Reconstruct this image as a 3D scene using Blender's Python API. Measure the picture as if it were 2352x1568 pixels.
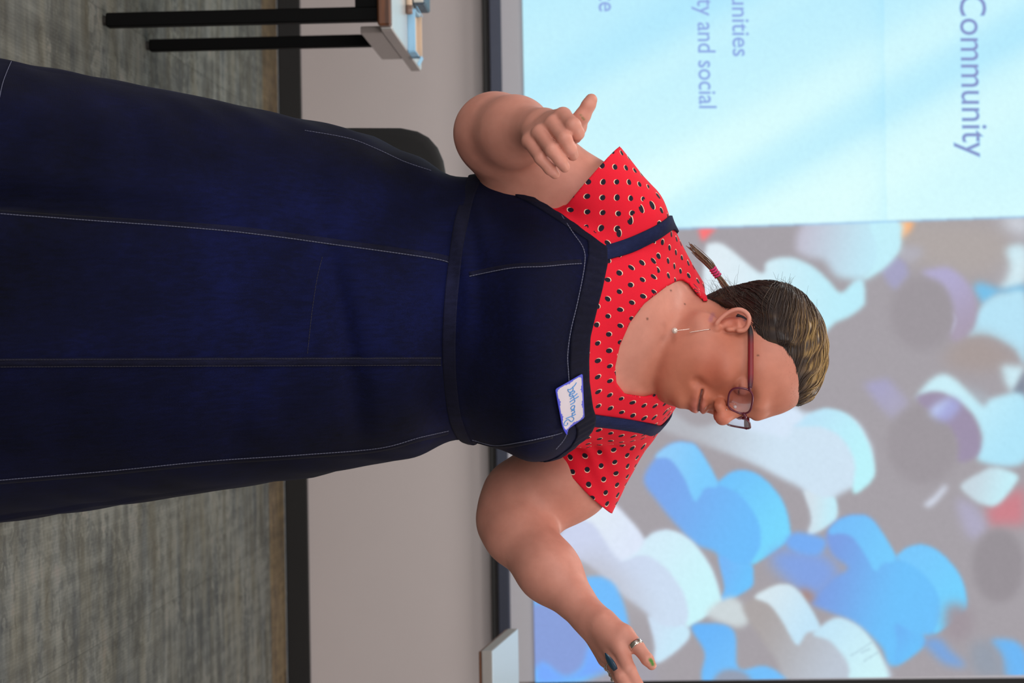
import bpy, math, random
import numpy as np
from mathutils import Vector, Matrix
from mathutils.bvhtree import BVHTree

rng = np.random.default_rng(7)
random.seed(7)
scene = bpy.context.scene
for o in list(bpy.data.objects):
    bpy.data.objects.remove(o)
COL = scene.collection

# ------------------------------------------------------------------ camera, world, lights, exposure
FPX = 4700.0                      # focal length in pixels of the 2352 x 1568 frame
CAM = np.array([0.0, 0.0, 1.2])
PITCH, ROLL = math.atan(223 / FPX), 0.016
_F = np.array([0, math.cos(PITCH), -math.sin(PITCH)])
_U0 = np.array([0, math.sin(PITCH), math.cos(PITCH)])
_R0 = np.array([1.0, 0, 0])
_u = _U0 * math.cos(ROLL) + _R0 * math.sin(ROLL)      # real "up" of the turned picture = picture right
_r = _R0 * math.cos(ROLL) - _U0 * math.sin(ROLL)      # real "right" = picture down
cd = bpy.data.cameras.new('camera')
cam = bpy.data.objects.new('camera', cd)
COL.objects.link(cam)
cam.matrix_world = Matrix(((_u[0], -_r[0], -_F[0], CAM[0]), (_u[1], -_r[1], -_F[1], CAM[1]),
                           (_u[2], -_r[2], -_F[2], CAM[2]), (0, 0, 0, 1)))
cd.sensor_width = 36.0
cd.sensor_fit = 'HORIZONTAL'
cd.lens = FPX / 2352 * 36.0
cd.clip_start = 0.05
cd.dof.use_dof = True
cd.dof.focus_distance = 2.98
cd.dof.aperture_fstop = 9.0
scene.camera = cam

scene.view_settings.view_transform = 'Standard'
scene.view_settings.look = 'None'
scene.view_settings.gamma = 1.0
scene.view_settings.use_curve_mapping = False
scene.view_settings.exposure = 0.0
scene.cycles.use_denoising = True
scene.cycles.max_bounces = 8

world = bpy.data.worlds.new('world')
scene.world = world
world.use_nodes = True
world.node_tree.nodes['Background'].inputs[0].default_value = (0.85, 0.92, 1.0, 1)
world.node_tree.nodes['Background'].inputs[1].default_value = 0.4

def area(name, loc, target, sx, sy, power, color):
    l = bpy.data.lights.new(name, 'AREA')
    l.shape = 'RECTANGLE'
    l.size, l.size_y, l.energy, l.color = sx, sy, power, color
    o = bpy.data.objects.new(name, l)
    COL.objects.link(o)
    o.location = loc
    o.rotation_euler = (Vector(target) - Vector(loc)).to_track_quat('-Z', 'Y').to_euler()
    return o

WARM = (1.0, 0.93, 0.88)
for i, (lx, ly, pw) in enumerate([(-1.3, 1.2, 24), (1.3, 1.2, 18), (-1.3, 3.6, 26), (1.3, 3.6, 26), (-1.3, 6.0, 28), (1.3, 6.0, 28)]):
    area('ceiling_lamp_light', (lx, ly, 3.28), (lx, ly, 0), 0.6, 1.2, pw, WARM)
area('soft_fill_light', (-3.3, 0.6, 1.7), (0, 3.0, 1.2), 2.2, 1.4, 60, (0.92, 0.96, 1.0))  # soft area light by the left wall, no window modelled
area('soft_fill_light', (-0.9, -1.55, 1.75), (0, 3.2, 1.1), 3.2, 1.7, 88, (1.0, 0.95, 0.93))  # frontal fill added behind the camera, no window seen there

def P(x, y, d):
    """World point that the picture position (x, y) shows on the plane Y = d."""
    ray = _F + _u * ((x - 1176) / FPX) + _r * ((y - 784) / FPX)
    return CAM + ray * (d / ray[1])

def RAY(x, y):
    ray = _F + _u * ((x - 1176) / FPX) + _r * ((y - 784) / FPX)
    return CAM, ray / np.linalg.norm(ray)

# ------------------------------------------------------------------ helpers
def tagit(o, label=None, cat=None, group=None, kind=None):
    if label: o['label'] = label
    if cat: o['category'] = cat
    if group: o['group'] = group
    if kind: o['kind'] = kind
    return o

def empty(name, loc=(0, 0, 0), parent=None):
    o = bpy.data.objects.new(name, None)
    o.location = loc
    COL.objects.link(o)
    if parent: o.parent = parent
    return o

def link(name, me, mat=None, parent=None, smooth=True):
    o = bpy.data.objects.new(name, me)
    COL.objects.link(o)
    if mat is not None:
        for m in (mat if isinstance(mat, (list, tuple)) else [mat]):
            me.materials.append(m)
    if smooth and len(me.polygons):
        me.polygons.foreach_set('use_smooth', np.ones(len(me.polygons), dtype=bool))
    if parent:
        o.parent = parent
        o.matrix_parent_inverse = parent.matrix_basis.inverted()
    return o

def mesh_np(name, V, F):
    """fast mesh from arrays; F is (n,4) or (n,3) or a list of mixed faces"""
    me = bpy.data.meshes.new(name)
    V = np.asarray(V, dtype=np.float32)
    if isinstance(F, np.ndarray):
        n, k = F.shape
        me.vertices.add(len(V)); me.vertices.foreach_set('co', V.ravel())
        me.loops.add(n * k); me.loops.foreach_set('vertex_index', F.astype(np.int32).ravel())
        me.polygons.add(n)
        me.polygons.foreach_set('loop_start', np.arange(0, n * k, k, dtype=np.int32))
        me.update(calc_edges=True)
        me.validate()
    else:
        me.from_pydata([tuple(map(float, v)) for v in V], [], [tuple(map(int, f)) for f in F])
        me.update()
    return me

def mk(name, V, F, mat=None, parent=None, smooth=True):
    return link(name, mesh_np(name, V, F), mat, parent, smooth)

def set_vcol(me, C, name='Col'):
    a = me.attributes.new(name, 'FLOAT_COLOR', 'POINT')
    a.data.foreach_set('color', np.c_[C, np.ones(len(C))].astype(np.float32).ravel())

class MB:
    """collects simple shapes into one mesh"""
    def __init__(s): s.V, s.F = [], []
    def add(s, V, F):
        b = len(s.V)
        s.V += [tuple(map(float, v)) for v in V]
        s.F += [tuple(int(i) + b for i in f) for f in F]
        return s
    def box(s, c, size, rot=None, bev=0.0):
        hx, hy, hz = [q / 2 for q in size]
        b = min(bev, hx * .9, hy * .9, hz * .9)
        if b <= 0:
            V = [(sx * hx, sy * hy, sz * hz) for sz in (-1, 1) for sy in (-1, 1) for sx in (-1, 1)]
            F = [(0, 2, 3, 1), (4, 5, 7, 6), (0, 1, 5, 4), (2, 6, 7, 3), (0, 4, 6, 2), (1, 3, 7, 5)]
        else:                                   # chamfered box: 24 verts
            V, idx = [], {}
            for sx in (-1, 1):
                for sy in (-1, 1):
                    for sz in (-1, 1):
                        for a in range(3):
                            v = [sx * (hx - b), sy * (hy - b), sz * (hz - b)]
                            v[a] = (sx * hx, sy * hy, sz * hz)[a]
                            idx[(sx, sy, sz, a)] = len(V); V.append(tuple(v))
            F = []
            for a in range(3):
                o1, o2 = [q for q in range(3) if q != a]
                for sg in (-1, 1):
                    def k(p, q):
                        t = [0, 0, 0]; t[a] = sg; t[o1] = p; t[o2] = q
                        return idx[(t[0], t[1], t[2], a)]
                    F.append((k(-1, -1), k(1, -1), k(1, 1), k(-1, 1)))
            for a in range(3):                  # edges along axis a
                o1, o2 = [q for q in range(3) if q != a]
                for s1 in (-1, 1):
                    for s2 in (-1, 1):
                        def k(sg, ax):
                            t = [0, 0, 0]; t[a] = sg; t[o1] = s1; t[o2] = s2
                            return idx[(t[0], t[1], t[2], ax)]
                        F.append((k(-1, o1), k(1, o1), k(1, o2), k(-1, o2)))
            for sx in (-1, 1):
                for sy in (-1, 1):
                    for sz in (-1, 1):
                        F.append(tuple(idx[(sx, sy, sz, a)] for a in range(3)))
        if rot is not None:
            R = np.array(rot); V = [tuple(R @ np.array(v)) for v in V]
        return s.add([(v[0] + c[0], v[1] + c[1], v[2] + c[2]) for v in V], F)
    def tube(s, pts, r, n=8, closed=False):
        V, F = tube(pts, r, n, closed)
        return s.add(V, F)
    def sphere(s, c, r, nu=12, nv=8):
        V, F = [], []
        for j in range(1, nv):
            t = math.pi * j / nv
            for i in range(nu):
                p = 2 * math.pi * i / nu
                V.append((c[0] + r * math.sin(t) * math.cos(p), c[1] + r * math.sin(t) * math.sin(p), c[2] + r * math.cos(t)))
        for j in range(nv - 2):
            for i in range(nu):
                F.append((j * nu + i, (j + 1) * nu + i, (j + 1) * nu + (i + 1) % nu, j * nu + (i + 1) % nu))
        V += [(c[0], c[1], c[2] + r), (c[0], c[1], c[2] - r)]
        for i in range(nu):
            F.append((len(V) - 2, i, (i + 1) % nu))
            F.append((len(V) - 1, (nv - 2) * nu + (i + 1) % nu, (nv - 2) * nu + i))
        return s.add(V, F)
    def build(s, name, mat=None, parent=None, smooth=False):
        me = mesh_np(name, s.V, s.F)
        import bmesh
        bm = bmesh.new(); bm.from_mesh(me)
        bmesh.ops.recalc_face_normals(bm, faces=bm.faces)
        bm.to_mesh(me); bm.free()
        return link(name, me, mat, parent, smooth)

def tube(pts, r, n=8, closed=False):
    pts = np.asarray(pts, float)
    m = len(pts)
    r = np.broadcast_to(np.asarray(r, float), (m,))
    T = np.roll(pts, -1, 0) - np.roll(pts, 1, 0)
    if not closed:
        T[0] = pts[1] - pts[0]; T[-1] = pts[-1] - pts[-2]
    T /= np.linalg.norm(T, axis=1)[:, None] + 1e-12
    up = np.array([0, 0, 1.0]) if abs(T[0][2]) < .9 else np.array([1.0, 0, 0])
    N = np.cross(T[0], up); N /= np.linalg.norm(N)
    V = []
    for i in range(m):
        N = N - T[i] * N.dot(T[i]); N /= np.linalg.norm(N) + 1e-12
        B = np.cross(T[i], N)
        for k in range(n):
            a = 2 * math.pi * k / n
            V.append(pts[i] + r[i] * (math.cos(a) * N + math.sin(a) * B))
    F = []
    for i in range(m if closed else m - 1):
        j = (i + 1) % m
        for k in range(n):
            F.append((i * n + k, i * n + (k + 1) % n, j * n + (k + 1) % n, j * n + k))
    if not closed:
        F.append(tuple(range(n))[::-1]); F.append(tuple((m - 1) * n + k for k in range(n)))
    return V, F

def ribbon(pts, nrm, width, thick, side=None):
    """a flat strap that follows pts with surface normals nrm; closed box section"""
    pts, nrm = np.asarray(pts, float), np.asarray(nrm, float)
    m = len(pts)
    w = np.broadcast_to(np.asarray(width, float), (m,))
    T = np.gradient(pts, axis=0); T /= np.linalg.norm(T, axis=1)[:, None] + 1e-12
    S = np.cross(T, nrm); S /= np.linalg.norm(S, axis=1)[:, None] + 1e-12
    V = []
    for i in range(m):
        a, n = S[i] * w[i] / 2, nrm[i] * thick
        V += [pts[i] - a, pts[i] - a * .92 + n, pts[i] + n * 1.1, pts[i] + a * .92 + n, pts[i] + a]
    F = []
    for i in range(m - 1):
        for k in range(5):
            F.append((i * 5 + k, (i + 1) * 5 + k, (i + 1) * 5 + (k + 1) % 5, i * 5 + (k + 1) % 5))
    F.append((0, 1, 2, 3, 4)); F.append(tuple((m - 1) * 5 + k for k in (4, 3, 2, 1, 0)))
    return V, F

def catmull(pts, per=8, closed=False):
    p = np.asarray(pts, float); m = len(p); out = []
    rngi = range(m if closed else m - 1)
    for i in rngi:
        if closed: a, b, c, d = p[(i - 1) % m], p[i], p[(i + 1) % m], p[(i + 2) % m]
        else: a, b, c, d = p[max(i - 1, 0)], p[i], p[i + 1], p[min(i + 2, m - 1)]
        for k in range(per):
            t = k / per
            out.append(.5 * ((2 * b) + (c - a) * t + (2 * a - 5 * b + 4 * c - d) * t * t + (3 * b - a - 3 * c + d) * t ** 3))
    if not closed: out.append(p[-1])
    return np.array(out)

def lin(c):                                    # sRGB 0-255 -> linear
    c = np.asarray(c, float) / 255
    return np.where(c <= .04045, c / 12.92, ((c + .055) / 1.055) ** 2.4)

# ------------------------------------------------------------------ materials
class NT:
    def __init__(s, name):
        s.m = bpy.data.materials.new(name); s.m.use_nodes = True
        s.t = s.m.node_tree; s.b = s.t.nodes['Principled BSDF']; s.out = s.t.nodes['Material Output']
    def n(s, typ, **kw):
        nd = s.t.nodes.new(typ)
        for k, v in kw.items():
            if k.startswith('i_'): nd.inputs[int(k[2:]) if k[2:].isdigit() else k[2:].replace('_', ' ')].default_value = v
            else: setattr(nd, k, v)
        return nd
    def l(s, a, b): s.t.links.new(a, b)
    def math(s, op, a, b=None, c=None):
        nd = s.t.nodes.new('ShaderNodeMath'); nd.operation = op
        for i, v in enumerate((a, b, c)):
            if v is None: continue
            if isinstance(v, (int, float)): nd.inputs[i].default_value = v
            else: s.l(v, nd.inputs[i])
        return nd.outputs[0]
    def mix(s, f, a, b, blend='MIX'):
        nd = s.t.nodes.new('ShaderNodeMix'); nd.data_type = 'RGBA'; nd.blend_type = blend
        for sock, v in ((nd.inputs[0], f), (nd.inputs[6], a), (nd.inputs[7], b)):
            if isinstance(v, (int, float)): sock.default_value = v
            elif isinstance(v, (tuple, list, np.ndarray)): sock.default_value = (*[float(q) for q in v][:3], 1)
            else: s.l(v, sock)
        return nd.outputs[2]
    def ramp(s, f, stops):
        nd = s.t.nodes.new('ShaderNodeValToRGB')
        e = nd.color_ramp.elements
        while len(e) < len(stops): e.new(.5)
        for q, (p, c) in zip(e, stops): q.position = p; q.color = (*[float(v) for v in c][:3], 1)
        s.l(f, nd.inputs[0]); return nd.outputs[0]
    def noise(s, vec, scale, detail=2, rough=.5):
        nd = s.n('ShaderNodeTexNoise'); nd.inputs['Scale'].default_value = scale
        nd.inputs['Detail'].default_value = detail; nd.inputs['Roughness'].default_value = rough
        if vec is not None: s.l(vec, nd.inputs['Vector'])
        return nd.outputs['Fac']
    def mapping(s, vec, scale=(1, 1, 1), rot=(0, 0, 0)):
        nd = s.n('ShaderNodeMapping'); nd.inputs['Scale'].default_value = scale; nd.inputs['Rotation'].default_value = rot
        s.l(vec, nd.inputs['Vector']); return nd.outputs[0]
    def bump(s, h, strength=.2, dist=.001):
        nd = s.n('ShaderNodeBump'); nd.inputs['Strength'].default_value = strength; nd.inputs['Distance'].default_value = dist
        s.l(h, nd.inputs['Height']); s.l(nd.outputs[0], s.b.inputs['Normal']); return nd
    def obj(s): return s.n('ShaderNodeTexCoord').outputs['Object']

def plain(name, srgb, rough=.6, metal=0.0, noise_amt=.06, noise_scale=60, spec=.5, bump=0.0):
    t = NT(name)
    c = lin(srgb)
    f = t.noise(t.obj(), noise_scale, 3)
    t.l(t.mix(f, c * (1 - noise_amt), np.minimum(c * (1 + noise_amt), 1)), t.b.inputs['Base Color'])
    t.b.inputs['Roughness'].default_value = rough
    t.b.inputs['Metallic'].default_value = metal
    t.b.inputs['Specular IOR Level'].default_value = spec
    if bump: t.bump(f, bump)
    return t.m

def emit_attr(name):
    t = NT(name)
    a = t.n('ShaderNodeAttribute', attribute_name='Col')
    e = t.n('ShaderNodeEmission'); t.l(a.outputs['Color'], e.inputs[0])
    t.l(e.outputs[0], t.out.inputs['Surface'])
    return t.m

def emit(name, srgb, k=1.0):
    t = NT(name)
    e = t.n('ShaderNodeEmission'); e.inputs[0].default_value = (*lin(srgb), 1); e.inputs[1].default_value = k
    t.l(e.outputs[0], t.out.inputs['Surface'])
    return t.m
# ------------------------------------------------------------------ the room
WALL_Y = 7.48
RX0, RX1, RY0, RZ = -3.4, 2.9, -1.6, 3.35

wall_mat = plain('painted_wall', (196, 187, 186), .75, noise_amt=.02, noise_scale=6, bump=.02)
black_rubber = plain('black_rubber', (19, 18, 18), .55, noise_amt=.1)
ceil_mat = plain('ceiling_white', (205, 203, 198), .9, noise_amt=.03)

def struct(name, c, size, mat):
    o = MB().box(c, size).build(name, mat)
    o['kind'] = 'structure'
    return o
struct('wall_back', ((RX0 + RX1) / 2, WALL_Y + .06, RZ / 2), (RX1 - RX0 + .24, .12, RZ), wall_mat)
struct('wall_left', (RX0 - .06, (RY0 + WALL_Y) / 2, RZ / 2), (.12, WALL_Y - RY0, RZ), wall_mat)
struct('wall_right', (RX1 + .06, (RY0 + WALL_Y) / 2, RZ / 2), (.12, WALL_Y - RY0, RZ), wall_mat)
struct('ceiling', ((RX0 + RX1) / 2, (RY0 + WALL_Y) / 2, RZ + .05), (RX1 - RX0 + .24, WALL_Y - RY0 + .12, .1), ceil_mat)
bb = MB()
bb.box(((RX0 + RX1) / 2, WALL_Y - .006, .043), (RX1 - RX0, .012, .086), bev=.004)
o = bb.build('baseboard_back', black_rubber); o['kind'] = 'structure'

# carpet: base slab and separate carpet tiles
floor = struct('floor', ((RX0 + RX1) / 2, (RY0 + WALL_Y) / 2, -.06), (RX1 - RX0, WALL_Y - RY0, .1), plain('floor_screed', (60, 58, 55), .9))

def carpet_material(name, dark, light, warm):
    t = NT(name)
    g = t.n('ShaderNodeNewGeometry').outputs['Position']
    info = t.n('ShaderNodeObjectInfo').outputs['Random']
    rib = t.n('ShaderNodeTexWave', wave_type='BANDS', bands_direction='X')
    rib.inputs['Scale'].default_value = 38; rib.inputs['Distortion'].default_value = 1.2
    rib.inputs['Detail'].default_value = 2
    t.l(g, rib.inputs['Vector'])
    bars = t.noise(t.mapping(g, (3.4, 15, 1)), 1.0, 2, .5)       # short bars across
    bars2 = t.noise(t.mapping(g, (30, 3.0, 1)), 1.0, 2, .5)        # bars in depth
    blk = t.n('ShaderNodeTexBrick')
    blk.inputs['Scale'].default_value = 1; blk.inputs['Brick Width'].default_value = .17; blk.inputs['Row Height'].default_value = .05
    blk.inputs['Mortar Size'].default_value = .004; blk.inputs['Mortar Smooth'].default_value = .6
    blk.inputs['Color1'].default_value = (.25, .25, .25, 1); blk.inputs['Color2'].default_value = (.8, .8, .8, 1)
    blk.inputs['Mortar'].default_value = (.62, .62, .62, 1); blk.offset = .37; blk.squash = 1.6
    wob = t.n('ShaderNodeVectorMath', operation='ADD')
    t.l(g, wob.inputs[0]); t.l(t.mix(.5, (0, 0, 0), t.n('ShaderNodeTexNoise', **{'i_Scale': 9.0}).outputs['Color']), wob.inputs[1])
    t.l(wob.outputs[0], blk.inputs['Vector'])
    v = t.math('MULTIPLY_ADD', bars, .9, t.math('MULTIPLY_ADD', bars2, .5, t.math('MULTIPLY_ADD', blk.outputs['Color'], .50, -.55)))
    v = t.math('ADD', v, t.math('MULTIPLY_ADD', info, .10, -.05))
    col = t.ramp(v, [(.22, lin(dark)), (.42, lin([(a + b) / 2 for a, b in zip(dark, light)])), (.62, lin(light)), (.85, lin(warm))])
    hue = t.noise(g, 7, 2)
    col = t.mix(t.math('MULTIPLY', hue, .42), col, lin((70, 82, 98)))
    hue2 = t.noise(t.mapping(g, (3, 11, 1)), 1, 2)
    col = t.mix(t.math('MULTIPLY', t.math('POWER', hue2, 2.0), .8), col, lin((118, 106, 74)))
    col = t.mix(t.math('MULTIPLY', rib.outputs['Fac'], .16), col, lin(dark), 'MIX')
    fine = t.noise(g, 420, 2, .7)
    col = t.mix(.55, col, t.ramp(fine, [(.3, (.35, .35, .35)), (.7, (1, 1, 1))]), 'MULTIPLY')
    t.l(col, t.b.inputs['Base Color'])
    t.b.inputs['Roughness'].default_value = .95
    t.b.inputs['Specular IOR Level'].default_value = .15
    t.bump(t.math('ADD', rib.outputs['Fac'], fine), .5, .002)
    return t.m
CARPET = carpet_material('carpet_grey_green', (84, 86, 84), (146, 148, 140), (164, 156, 146))
CARPET_B = carpet_material('carpet_brown', (88, 74, 58), (150, 128, 96), (168, 150, 120))
TS = .5
tile_me = {}
def tile_mesh(key, w, l, mat):
    if key not in tile_me:
        mb = MB().box((0, 0, 0), (w - .0006, l - .0006, .01), bev=.0007)
        me = mesh_np('carpet_tile', mb.V, mb.F)
        me.materials.append(mat)
        tile_me[key] = me
    return tile_me[key]
y0 = 4.13
rows = [(y0 + TS * k, TS) for k in range(-10, 6)]
for (ya, l) in rows + [(y0 + TS * 6, WALL_Y - .013 - (y0 + TS * 6))]:
    brown = ya > y0 + TS * 5.9
    for c in range(-8, 6):
        xa = c * TS + .19
        if xa < RX0 or xa + TS > RX1: continue
        me = tile_mesh('b' if brown else 'g', TS, l, CARPET_B if brown else CARPET)
        o = bpy.data.objects.new('carpet_tile', me)
        COL.objects.link(o)
        o.location = (xa + TS / 2, ya + l / 2, -.005)
        o.parent = floor

# ------------------------------------------------------------------ the projection screen and its slide
SCR_Y = 7.432
black_cloth = plain('black_screen_border', (14, 14, 15), .8)
screen = empty('projection_screen', (0, SCR_Y, .8))
tagit(screen, 'projection screen on the back wall showing a cyan slide with toy figures', 'screen')
X_L, X_R = -2.62, P(1700, 1562, SCR_Y)[0]
z_bar = P(1128, 700, SCR_Y)[2]
z_top = 3.2
fab = MB().box(((X_L + X_R) / 2, SCR_Y + .006, (z_bar + z_top) / 2 + .01), (X_R - X_L, .003, z_top - z_bar))
fab.build('screen_fabric', plain('screen_fabric', (190, 190, 197), .9, noise_amt=.015), screen)
bd = MB().box((X_R + .045, SCR_Y + .004, (z_bar + z_top) / 2 + .07), (.09, .012, z_top - z_bar - .14))
bd.build('side_border', black_cloth, screen)
zb0, zb1 = P(1110, 0, 7.41)[2], P(1150, 0, 7.41)[2]
bar_mat = plain('bar_gunmetal', (62, 66, 80), .38, .55)
bar = MB().box(((X_L + X_R) / 2 + .04, SCR_Y - .005, (zb0 + zb1) / 2 + .008), (X_R - X_L + .12, .028, (zb1 - zb0) * .72), bev=.006)
bar = bar.build('weight_bar', bar_mat, screen)
MB().box(((X_L + X_R) / 2 + .04, SCR_Y + .0, zb0 + .004), (X_R - X_L + .12, .022, .02), bev=.004).build('rubber_strip', black_rubber, bar)
MB().box(((X_L + X_R) / 2, SCR_Y + .004, z_top + .04), (X_R - X_L + .2, .08, .10), bev=.012).build('roller_case', plain('roller_case', (220, 220, 215), .5), screen)

# the picture on the slide, painted into the colours of a fine grid (half of the photo's resolution)
SX0, SW, SH = 1190, 590, 790
gy, gx = np.mgrid[0:SH, 0:SW]
PX, PY = gx * 2.0 + SX0, gy * 2.0 - 4
KX = np.fft.rfftfreq(SW)[None, :]; KY = np.fft.fftfreq(SH)[:, None]
def gblur(a, s):
    if s <= 0: return a
    pad = np.pad(a, 24, mode='edge')
    kx = np.fft.rfftfreq(pad.shape[1])[None, :]; ky = np.fft.fftfreq(pad.shape[0])[:, None]
    g = np.exp(-2 * (math.pi * s) ** 2 * (kx ** 2 + ky ** 2))
    return np.fft.irfft2(np.fft.rfft2(pad) * g, s=pad.shape)[24:-24, 24:-24]
def mask(poly, blur=2.0, smooth=True):
    p = catmull(poly, 6, True) if smooth else np.asarray(poly, float)
    ix0 = max(int((p[:, 0].min() - SX0) / 2) - 1, 0); ix1 = min(int((p[:, 0].max() - SX0) / 2) + 2, SW)
    iy0 = max(int((p[:, 1].min() + 4) / 2) - 1, 0); iy1 = min(int((p[:, 1].max() + 4) / 2) + 2, SH)
    m = np.zeros((SH, SW))
    if ix1 <= ix0 or iy1 <= iy0: return m
    x, y = PX[iy0:iy1, ix0:ix1], PY[iy0:iy1, ix0:ix1]
    ins = np.zeros(x.shape, bool)
    q = np.roll(p, -1, 0)
    for (ax, ay), (bx, by) in zip(p, q):
        if ay == by: continue
        c = ((ay > y) != (by > y)) & (x < (bx - ax) * (y - ay) / (by - ay) + ax)
        ins ^= c
    m[iy0:iy1, ix0:ix1] = ins
    return np.clip(gblur(m, blur), 0, 1)
IMG = np.empty((SH, SW, 3)); IMG[:] = (166, 161, 167)
def paint(poly, c0, c1=None, ax=None, blur=2.0, smooth=True, alpha=1.0):
    """fill a shape; c0 -> c1 along the axis ax = ((x0,y0),(x1,y1))"""
    global IMG
    m = mask(poly, blur, smooth)[..., None] * alpha
    col = np.array(c0, float)[None, None]
    if c1 is not None:
        (ax0, ay0), (ax1, ay1) = ax
        dx, dy = ax1 - ax0, ay1 - ay0
        t = np.clip(((PX - ax0) * dx + (PY - ay0) * dy) / (dx * dx + dy * dy), 0, 1)[..., None]
        t = t * t * (3 - 2 * t)
        col = col * (1 - t) + np.array(c1, float) * t
    IMG = IMG * (1 - m) + col * m
def A(*p): return [(1560 + x / 2.8005, 490 + y / 2.8) for x, y in p]
def B(*p): return [(1180 + x / 2.007, 980 + y / 2.007) for x, y in p]
WHT, CY, GR = (214, 230, 246), (196, 240, 251), (166, 160, 167)
BLU, BLS = (112, 184, 250), (128, 204, 254)
# blurred far shapes
paint(A((1300, 60), (2000, 60), (2150, 250), (1900, 420), (1500, 300)), (176, 168, 166), blur=10)
paint(A((2060, 20), (2240, 20), (2240, 140), (2160, 120)), (215, 222, 232), blur=8)
paint(A((2105, 225), (2230, 215), (2230, 420), (2160, 480), (2060, 475), (2110, 420), (2130, 330)), (207, 236, 246), blur=4)
paint(A((2080, 430), (2180, 300), (2240, 200), (2240, 380), (2180, 470)), (222, 232, 236), blur=10, alpha=.5)
paint(A((1885, 480), (1930, 440), (2080, 490), (2230, 455), (2230, 525), (2050, 520), (1960, 590)), (122, 194, 236), blur=4, smooth=False)
paint(A((1915, 640), (1990, 550), (2100, 512), (2230, 530), (2230, 960), (2150, 870), (2000, 790), (1850, 790), (1890, 730)), (184, 228, 247), blur=3)
paint(A((1760, 850), (1900, 775), (2050, 830), (2180, 940), (2100, 985), (1900, 1020), (1700, 960)), (168, 156, 154), blur=8)
paint(A((2070, 975), (2230, 985), (2200, 1060), (2150, 1170), (2100, 1090)), (206, 236, 246), blur=4, smooth=False)
paint(A((2140, 1160), (2230, 1000), (2230, 1200)), (130, 140, 158), blur=3, smooth=False)
paint(A((1840, 1110), (2000, 1185), (1955, 1240), (1900, 1190)), (170, 178, 188), blur=5)
paint(A((1410, 225), (1530, 212), (1572, 248), (1500, 315), (1440, 300)), (200, 212, 226), (178, 176, 186), ((1960, 570), (2100, 580)), blur=4)
paint(A((1395, 40), (1515, 40), (1490, 110), (1420, 168)), (255, 184, 128), blur=3, smooth=False)
paint(A((118, 90), (248, 88), (148, 182)), (255, 122, 124), blur=2.5, smooth=False)
# grey disc figures with lavender sides
for (cx, cy, rr) in ((1570, 640, 215), (1570, 1480, 235)):
    paint(A(*[(cx + rr * math.cos(a), cy + rr * 1.12 * math.sin(a)) for a in np.linspace(0, 2 * math.pi, 16)[:-1]]), (158, 152, 158), blur=5)
paint(A((1560, 380), (1660, 350), (1740, 350), (1850, 440), (1912, 570), (1900, 710), (1830, 800), (1745, 812), (1772, 690), (1752, 550), (1690, 450)), (178, 172, 208), (170, 158, 178), ((2150, 640), (2230, 770)), blur=3)
paint(A((1745, 780), (1772, 690), (1762, 640), (1780, 690)), (205, 208, 240), blur=1.5)
paint(A((1300, 365), (1400, 275), (1460, 320), (1477, 390), (1392, 492), (1340, 450)), (166, 164, 196), blur=3, smooth=False)
paint(A((1185, 1095), (1340, 1060), (1482, 1215), (1368, 1322), (1290, 1240)), (168, 165, 200), (172, 168, 190), ((2000, 860), (2080, 950)), blur=4, smooth=False)
paint(A((1520, 1190), (1600, 1085), (1690, 1033), (1770, 1062), (1850, 1135), (1960, 1238), (2010, 1190), (2230, 1180), (2230, 1590), (1930, 1590), (1945, 1430), (1880, 1290), (1760, 1190), (1650, 1150), (1560, 1175)), (204, 240, 250), (178, 230, 250), ((2170, 890), (2340, 1020)), blur=3)
paint(A((1525, 1180), (1650, 1148), (1760, 1190), (1880, 1290), (1938, 1430), (1930, 1540), (1860, 1590), (1795, 1590), (1795, 1480), (1740, 1370), (1640, 1285), (1570, 1240)), (158, 146, 172), blur=2.5)
paint(A((1610, 1275), (1735, 1185), (1810, 1235), (1715, 1335)), (190, 206, 246), (168, 172, 220), ((2140, 940), (2170, 960)), blur=4)
# white figures, upper
paint(A((160, 560), (170, 235), (205, 192), (260, 190), (330, 230), (525, 385), (560, 318), (620, 290), (720, 283), (850, 335), (960, 430), (1040, 510), (1120, 440), (1180, 425), (1198, 545), (1180, 600), (1090, 665), (1000, 705), (945, 760), (900, 760), (700, 700), (300, 650)), (224, 238, 246), (190, 238, 251), ((1640, 620), (1960, 640)), blur=2.2)
paint(A((850, 40), (1395, 40), (1422, 160), (1412, 235), (1365, 300), (1300, 360), (1180, 426), (1080, 420), (1000, 395), (930, 300), (830, 280), (750, 220)), (196, 192, 208), (194, 236, 250), ((1800, 540), (2030, 590)), blur=4)
paint(A((1230, 60), (1395, 40), (1422, 160), (1412, 235), (1365, 300), (1300, 360), (1182, 425), (1262, 320), (1272, 200)), (196, 240, 251), blur=2)
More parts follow.
